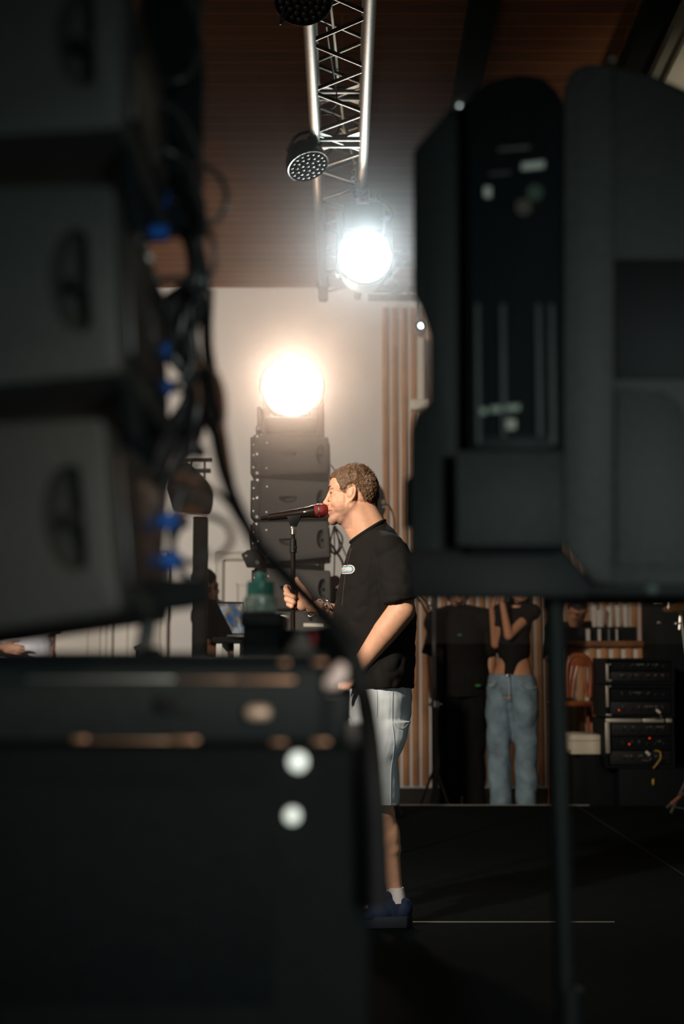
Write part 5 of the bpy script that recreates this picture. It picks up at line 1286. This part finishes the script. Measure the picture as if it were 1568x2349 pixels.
# dense bundle
rnd = random.Random(11)
words = ['innermost', 'foremost', 'rearmost', 'outer']
path = [(405, -60, 62), (408, 200, 60), (412, 380, 55), (425, 480, 40), (444, 560, 16), (452, 640, 22), (412, 700, 50), (402, 790, 46), (438, 860, 20), (446, 920, 26), (422, 980, 42), (400, 1040, 46), (362, 1110, 26), (352, 1220, 22), (350, 1330, 22), (350, 1400, 20)]
t = thing('cable_bundle', 'thick hanging bundle of black cables behind the near speaker tower', 'cables', P(400, 1400, 1.92))
for i in range(26):
    o_ = rnd.uniform(-1, 1); dpt = rnd.uniform(1.86, 2.04); pts = []
    for (x, y, w) in path:
        oo = max(-1, min(1, o_ + rnd.uniform(-.35, .35))); pts.append(P(x + oo * w, y, dpt + rnd.uniform(-.02, .02)))
    obj('strand', MB().tube(pts, rnd.uniform(.0034, .0052), 8, 5), M['cable'] if i % 5 else M['brown_cable'], t)
for i, (x, y, lb) in enumerate(((370, 455, 'dim blue cable plug high in the near cable bundle'), (368, 532, 'dim blue cable plug, second from the top of the bundle'), (371, 802, 'blue cable plug level with the gap under the middle box'), (374, 887, 'blue cable plug just left of the white opening'), (391, 1195, 'bright blue cable plug beside the lowest box'), (396, 1284, 'blue cable plug nearest the bottom of the tower'))):
    c_ = P(x, y, 1.80)
    t = thing('speaker_plug', lb, 'plug', c_, 'blue plugs of the near speaker tower')
    obj('plug_body', MB().cyl(c_ - Vector((.012, 0, 0)), c_ + Vector((.010, 0, -.002)), .0105, .0105, 18), M['blue_plug'], t)
    obj('plug_sleeve', MB().cyl(c_ - Vector((.05, 0, 0)), c_ - Vector((.012, 0, 0)), .0085, seg=16), M['rubber'], t)
    obj('cable_relief', MB().cyl(c_ + Vector((.010, 0, -.002)), c_ + Vector((.024, 0, -.006)), .006, .004, seg=12), M['rubber'], t)
for x, y, r, lb in ((327, 1158, .0058, 'pale round rivet on the rear of the near tower'), (343, 1345, .008, 'dull metal rivet near the foot of the near tower'), (340, 590, .0062, 'metal catch lit at the left of the white gap'), (303, 240, .005, 'small brass rivet at the top cable'), (297, 591, .005, 'small steel rivet beside the middle box')):
    single('rivet', MB().sphere(P(x, y, 1.72), (r, r * .6, r)), M['steel'], lb, 'rivet', base=P(x, y, 1.72))
single('connector_tip', MB().cyl(P(486, 527, 1.88), P(494, 533, 1.88), .004), mat('copper_tip', (.75, .36, .18), .3, .8), 'small copper-coloured cable tip over the timber ceiling', 'connector', base=P(490, 530, 1.88))
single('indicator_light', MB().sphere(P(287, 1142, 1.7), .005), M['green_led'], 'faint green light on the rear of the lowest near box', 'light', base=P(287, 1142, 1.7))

# ------------------------------------------------------------------ near flight cases, bottom left
YC = 1.60
def px_box(x0, x1, y0, y1, Y, dep, bev=.004): 
    a = P(x0, y1, Y); b = P(x1, y0, Y); return MB().boxab((a.x, Y, a.z), (b.x, Y + dep, b.z), bev)
zt_ = P(0, 1497, YC).z; zm = P(0, 1702, YC).z
t = thing('flight_case', 'black flight case with metal edges coloured like warm glints, bottom left', 'flight case', (P(300, 0, YC).x, YC + .25, zm))
x0 = -.95; x1 = P(738, 1600, YC).x
obj('body', MB().boxab((x0, YC + .004, zm), (x1, YC + .5, zt_ - .004), .004), M['case_paint'], t)
obj('lid_band', MB().boxab((x0 - .002, YC - .002, P(0, 1535, YC).z), (x1 + .001, YC + .502, zt_), .003), M['black'], t)
q = MB(); q.prism([P(736, 1592, YC + .01), P(800, 1592, YC + .01), P(800, 1700, YC + .01), P(736, 1700, YC + .01)], [P(736, 1592, YC + .4), P(760, 1592, YC + .4), P(760, 1700, YC + .4), P(736, 1700, YC + .4)], .002)
obj('side_step', q, M['case_paint'], t)
warm = mat('glint_coloured_trim', (.62, .34, .21), .48, .7)  # warm glint of lamplight put into the trim colour
def trim(x0_, x1_, y0, y1, m=warm, dy=-.004, nm='edge_trim'):
    a = P(x0_, y1, YC + dy); b = P(x1_, y0, YC + dy); return obj(nm, MB().boxab((a.x, YC + dy, a.z), (b.x, YC + dy + .006, b.z), .0018), m, t)
trim(540, 675, 1556, 1566); trim(400, 540, 1557, 1562); trim(60, 400, 1556, 1560, M['case_edge'])
trim(165, 200, 1690, 1702); trim(390, 455, 1693, 1704); trim(200, 390, 1697, 1701)
trim(620, 655, 1699, 1708); trim(715, 755, 1697, 1707); trim(640, 662, 1516, 1526); trim(716, 748, 1515, 1524)
def blob(pts, r, m, nm, par=None):
    return obj(nm, MB().capsule(P(*pts[0]), P(*pts[1]), r, r), m, par or t)
blob([(578, 1635, YC - .008), (604, 1635, YC - .008)], .0082, mat('glint_coloured_latch', (.95, .68, .52), .5, .4), 'latch')  # warm reflection is part of the latch's pale colour
o11 = [(742, 1562), (760, 1536), (780, 1516), (797, 1530), (794, 1560), (776, 1580), (744, 1582)]
corner = obj('metal_corner', MB().prism([P(x, y, YC - .006) for x, y in o11], [P(x, y, YC + .03) for x, y in o11], .003), mat('glint_coloured_corner', (.95, .74, .68), .55, .2), t)  # pinkish lamp reflection put into the corner's colour
obj('handle_recess', MB().boxab(P(350, 1640, YC - .0005), P(440, 1600, YC + .004), .002), M['rubber'], t)
# lower block
zl_ = 0.0
t2 = thing('subwoofer', 'large black subwoofer filling the bottom left of the picture', 'speaker', (P(300, 0, 1.58).x, 1.85, 0))
xa = P(850, 2000, 1.58).x
tz = P(0, 1708, 1.58).z
obj('cabinet', MB().boxab((-.98, 1.575, SD), (xa, 2.1, tz), .012), M['black'], t2)
obj('front_recess', MB().boxab((-.94, 1.570, P(0, 2300, 1.58).z), (P(640, 0, 1.58).x, 1.577, P(0, 1790, 1.58).z), .002), M['black'], t2)
for x, y, r in ((683, 1748, .0100), (670, 1872, .0080)):  # glowing discs added where the cabinet only shows glints
    c_ = P(x, y, 1.565)
    obj('glint_dot', MB().lathe(c_, (0, -1, 0), [(-.012, 0), (-.012, r), (0, r), (.004, r * .6), (.005, 0)], 24), M['glow_dot'], t2)
# cable tail lying over the case top at the right
# ------------------------------------------------------------------ gear on the stage in front of the singer
YG = 3.0
t = thing('equipment_case', 'dark equipment case carrying the green-capped bottle', 'case', (P(600, 0, YG).x, YG + .2, SD))
a = P(556, 1405, YG); b = P(642, 1405, YG)
obj('body', MB().boxab((a.x, YG, SD), (b.x, YG + .35, a.z), .008), M['black'], t)
obj('top_pad', MB().boxab((a.x - .004, YG - .004, a.z - .03), (b.x + .004, YG + .354, a.z + .001), .006), M['rubber'], t)
t = thing('drinking_bottle', 'clear bottle with green screw cap on the dark case', 'bottle', P(597, 1404, YG + .06))
cb = P(597, 1404, YG + .06); sg = S(YG + .06)
def BB(y): return (1404 - y) * sg
obj('bottle_body', MB().lathe(cb, (0, 0, 1), [(0, 0), (0, 36 * sg), (8 * sg, 39 * sg), (30 * sg, 39 * sg), (36 * sg, 34 * sg), (40 * sg, 30 * sg), (40 * sg, 0)], 32), mat('cloudy_clear_plastic', (.42, .50, .42), .25, 0, .5, 45, .4, spec=.9), t)
obj('screw_cap', MB().lathe(cb, (0, 0, 1), [(BB(1366), 0), (BB(1366), 31 * sg), (BB(1364), 32 * sg), (BB(1337), 31.5 * sg), (BB(1334), 29 * sg), (BB(1334), 0)], 32), M['green_cap'], t)
obj('cap_collar', MB().lathe(cb, (0, 0, 1), [(BB(1369), 0), (BB(1369), 30 * sg), (BB(1365), 30 * sg), (BB(1365), 0)], 32), M['rubber'], t)
obj('spout', MB().lathe(cb, (0, 0, 1), [(BB(1335), 0), (BB(1335), 13.5 * sg), (BB(1316), 12.5 * sg), (BB(1313), 10 * sg), (BB(1313), 0)], 24), M['green_cap'], t)
t = thing('monitor_wedge', 'black stage monitor case in front of the microphone stand', 'speaker', (P(720, 0, YG + .1).x, YG + .3, SD))
p1 = [(641, 1442), (700, 1446), (765, 1440), (800, 1478), (818, 1505), (822, 1545), (800, 1566), (641, 1590)]
nearp = [P(x, y, YG + .1) for x, y in p1]; farp = [Vector((p.x * 1.0, p.y + .3, p.z)) for p in nearp]
obj('body', MB().prism(nearp, farp, .006), M['black'], t)
lx0, lx1 = P(641, 0, YG + .1).x, P(812, 0, YG + .1).x
obj('pedestal', MB().boxab((lx0 + .01, YG + .12, SD), (lx1 - .01, YG + .38, P(0, 1588, YG + .1).z), .006), M['black'], t)
t3 = thing('mixing_gadget', 'grey conical lamp body blurred above the flight case corner', 'gadget', P(690, 1512, 2.0))
zc0 = P(690, 1512, 2.0)
obj('cone', MB().lathe(zc0, (0, 0, 1), [(0, 0), (0, 48 * S(2)), (8 * S(2), 42 * S(2)), (52 * S(2), 14 * S(2)), (60 * S(2), 10 * S(2)), (60 * S(2), 0)], 28), mat('grey_cone_paint', (.16, .16, .15), .35, .4), t3)
obj('red_knob', MB().sphere(zc0 + Vector((28 * S(2), -.01, 46 * S(2))), (.0045, .004, .010)), M['red_tape'], t3)
obj('foot', MB().boxab((zc0.x - .034, 1.97, zt_ - .0015), (zc0.x + .034, 2.03, zc0.z), .002), M['black'], t3)

# ------------------------------------------------------------------ near speaker on the right
YQ = 2.1
t = thing('pole_mounted_speaker', 'large black speaker on a pole seen from behind, right', 'speaker', (P(1270, 0, YQ + .1).x, YQ + .1, SD))
# left wing with handle notch
ow = [(1052, 226), (1080, 300), (1080, 1372), (946, 1372), (938, 1250), (940, 990), (950, 950), (985, 925), (985, 770), (960, 700), (946, 680), (947, 345)]
obj('left_side', MB().prism([P(x, y, YQ) for x, y in ow], [P(min(x + 60, 1120), y, YQ + .42) for x, y in ow], .006), M['case_paint'], t)
obj('handle_grip', MB().boxab(P(930, 1205, YQ + .05), P(950, 1105, YQ + .12), .004), M['rubber'], t)
orr = [(1072, 245), (1082, 215), (1120, 188), (1190, 172), (1245, 180), (1276, 208), (1292, 240), (1292, 1268), (1072, 1268)]
obj('rear_panel', MB().prism([P(x, y, YQ - .05) for x, y in orr], [P(x, y, YQ + .4) for x, y in orr], .006), M['black'], t)
ob = [(1292, 205), (1310, 164), (1345, 148), (1405, 150), (1408, 400), (1408, 1340), (1360, 1338), (1292, 1250)]
obj('rear_bevel', MB().prism([P(x, y, YQ - .03) for x, y in ob], [P(x, y, YQ + .4) for x, y in ob], .004), M['near_paint'], t)
os_ = [(1404, 152), (1500, 176), (1568, 205), (1640, 240), (1700, 300), (1700, 1345), (1404, 1345)]
side = obj('side_panel', MB().prism([P(x, y, YQ - .01) for x, y in os_], [P(x, y, YQ + .4) for x, y in os_], .006), M['near_paint'], t)
obj('handle_recess', MB().boxab(P(1412, 868, YQ - .016), P(1700, 596, YQ - .008), .002), M['rubber'], side)
q = MB(); q.prism([P(1412, 1300, YQ - .016), P(1412, 892, YQ - .016), P(1520, 900, YQ - .016), P(1555, 925, YQ - .016), P(1600, 1000, YQ - .016), P(1600, 1300, YQ - .016)], [P(1412, 1300, YQ - .009), P(1412, 892, YQ - .009), P(1520, 900, YQ - .009), P(1555, 925, YQ - .009), P(1600, 1000, YQ - .009), P(1600, 1300, YQ - .009)], .002)
obj('raised_panel', q, M['near_paint'], side)
q = MB(); q.prism([P(930, 1262, YQ - .02), P(1292, 1258, YQ - .02), P(1360, 1345, YQ - .02), P(1350, 1372, YQ - .02), P(940, 1374, YQ - .02)], [P(960, 1262, YQ + .38), P(1292, 1258, YQ + .38), P(1360, 1345, YQ + .38), P(1350, 1372, YQ + .38), P(970, 1374, YQ + .38)], .004)
obj('bottom_bevel', q, M['rubber'], t)
obj('underside', MB().boxab(P(1340, 1368, YQ), P(1700, 1340, YQ + .38), .004), M['rubber'], t)
obj('top_screw', MB().sphere(P(1052, 238, YQ - .012), (.010, .006, .013), rotm('Y', 35)), M['chrome'], t)
obj('top_screw', MB().sphere(P(1402, 138, YQ + .08), (.007, .006, .005)), M['steel'], t)
rp = MB()
for x in (1092, 1150, 1232, 1262): rp.boxab(P(x, 1020, YQ - .058), P(x + 6, 700, YQ - .049), .001)
obj('lower_panel', MB().boxab(P(1046, 1252, YQ - .060), P(1288, 1036, YQ - .048), .003), M['panel_paint'], t)
obj('heat_sink', rp, M['black_textured'], t)
def lab(x0, x1, y0, y1, m=M['label_white'], nm='label_plate', tilt=0):
    pts = [P(x0, y1, YQ - .056), P(x1, y1 - tilt, YQ - .056), P(x1, y0 - tilt, YQ - .056), P(x0, y0, YQ - .056)]
    return obj(nm, MB().prism(pts, [p + Vector((0, .006, 0)) for p in pts], .0008), m, t)
lab(1196, 1248, 374, 390, tilt=6); lab(1110, 1126, 428, 452); lab(1142, 1215, 340, 346, mat('dim_label', (.12, .13, .11), .6), tilt=6)
lab(1120, 1170, 396, 402, mat('dim_label_two', (.06, .07, .06), .6), tilt=4)
pale = mat('pale_green_print', (.34, .40, .32), .6)
lab(1095, 1116, 936, 950, pale); lab(1124, 1158, 932, 946, pale, tilt=2); lab(1160, 1192, 929, 943, pale, tilt=2); lab(1162, 1182, 962, 984, mat('pale_print', (.55, .55, .45), .6))
q = MB(); q.boxab(P(1100, 1030, YQ - .058), P(1262, 1000, YQ - .05), .002); obj('socket_row', q, M['rubber'], t)
obj('connector', MB().cyl(P(1200, 475, YQ - .06), P(1200, 475, YQ - .048), .012), mat('dull_brown', (.06, .045, .03), .5), t)
obj('connector', MB().cyl(P(1226, 442, YQ - .06), P(1226, 442, YQ - .048), .012), mat('dull_green', (.02, .06, .035), .5), t)
px_ = P(1270, 0, YQ + .1).x
obj('stand_pole', MB().cyl((px_, YQ + .1, SD), P(1270, 1372, YQ + .1), .0165, seg=20).cyl((px_, YQ + .1, SD + .5), (px_, YQ + .1, SD + .05), .021, seg=20), M['case_paint'], t)
q = MB()
for a in (20, 140, 260): q.cyl((px_, YQ + .1, SD + .20), (px_ + .3 * math.cos(R(a)), YQ + .1 + .3 * math.sin(R(a)), SD + .008), .009)
obj('tripod_legs', q, M['black'], t)
obj('top_hat', MB().cyl(P(1270, 1400, YQ + .1), P(1270, 1366, YQ + .1), .02), M['rubber'], t)
obj('connector', MB().sphere(P(1492, 1352, YQ - .0), (.012, .01, .008)), mat('dull_grey', (.12, .15, .14), .5), t)

# ------------------------------------------------------------------ haze
hz = MB().boxab((-2.6, 6.2, 1.25), (2.6, 8.6, 4.2))
m = bpy.data.materials.new('stage_haze_bloom'); m.use_nodes = True; nt = m.node_tree; nt.nodes.clear()
o_ = nt.nodes.new('ShaderNodeOutputMaterial'); v_ = nt.nodes.new('ShaderNodeVolumeScatter'); v_.inputs['Anisotropy'].default_value = 0.35; v_.inputs['Color'].default_value = (1, 1, 1, 1)
tc = nt.nodes.new('ShaderNodeTexCoord'); dens = None
def mth(op, a, b=None):
    n = nt.nodes.new('ShaderNodeMath'); n.operation = op
    for i, k in enumerate((a, b)):
        if k is None: continue
        if isinstance(k, (int, float)): n.inputs[i].default_value = k
        else: nt.links.new(k, n.inputs[i])
    return n.outputs[0]
for L, w in ((LAMP1, HZ1), (LAMP2, HZ2)):  # extra density around each lamp stands in for lens bloom
    d = nt.nodes.new('ShaderNodeVectorMath'); d.operation = 'DISTANCE'; nt.links.new(tc.outputs['Object'], d.inputs[0]); d.inputs[1].default_value = L
    f = mth('MULTIPLY', mth('EXPONENT', mth('MULTIPLY', mth('POWER', mth('DIVIDE', d.outputs['Value'], 0.40), 1.3), -1.0)), w)
    dens = f if dens is None else mth('ADD', dens, f)
nt.links.new(mth('ADD', dens, HAZE), v_.inputs['Density'])
nt.links.new(v_.outputs[0], o_.inputs['Volume'])
hzo = tag(obj('stage_haze_bloom', hz, m, smooth=False), 'thin stage haze, made denser around the lit lamps to imitate their bloom', 'haze', kind='stuff')
scene.cycles.volume_step_rate = 1.0
scene.cycles.volume_bounces = 0
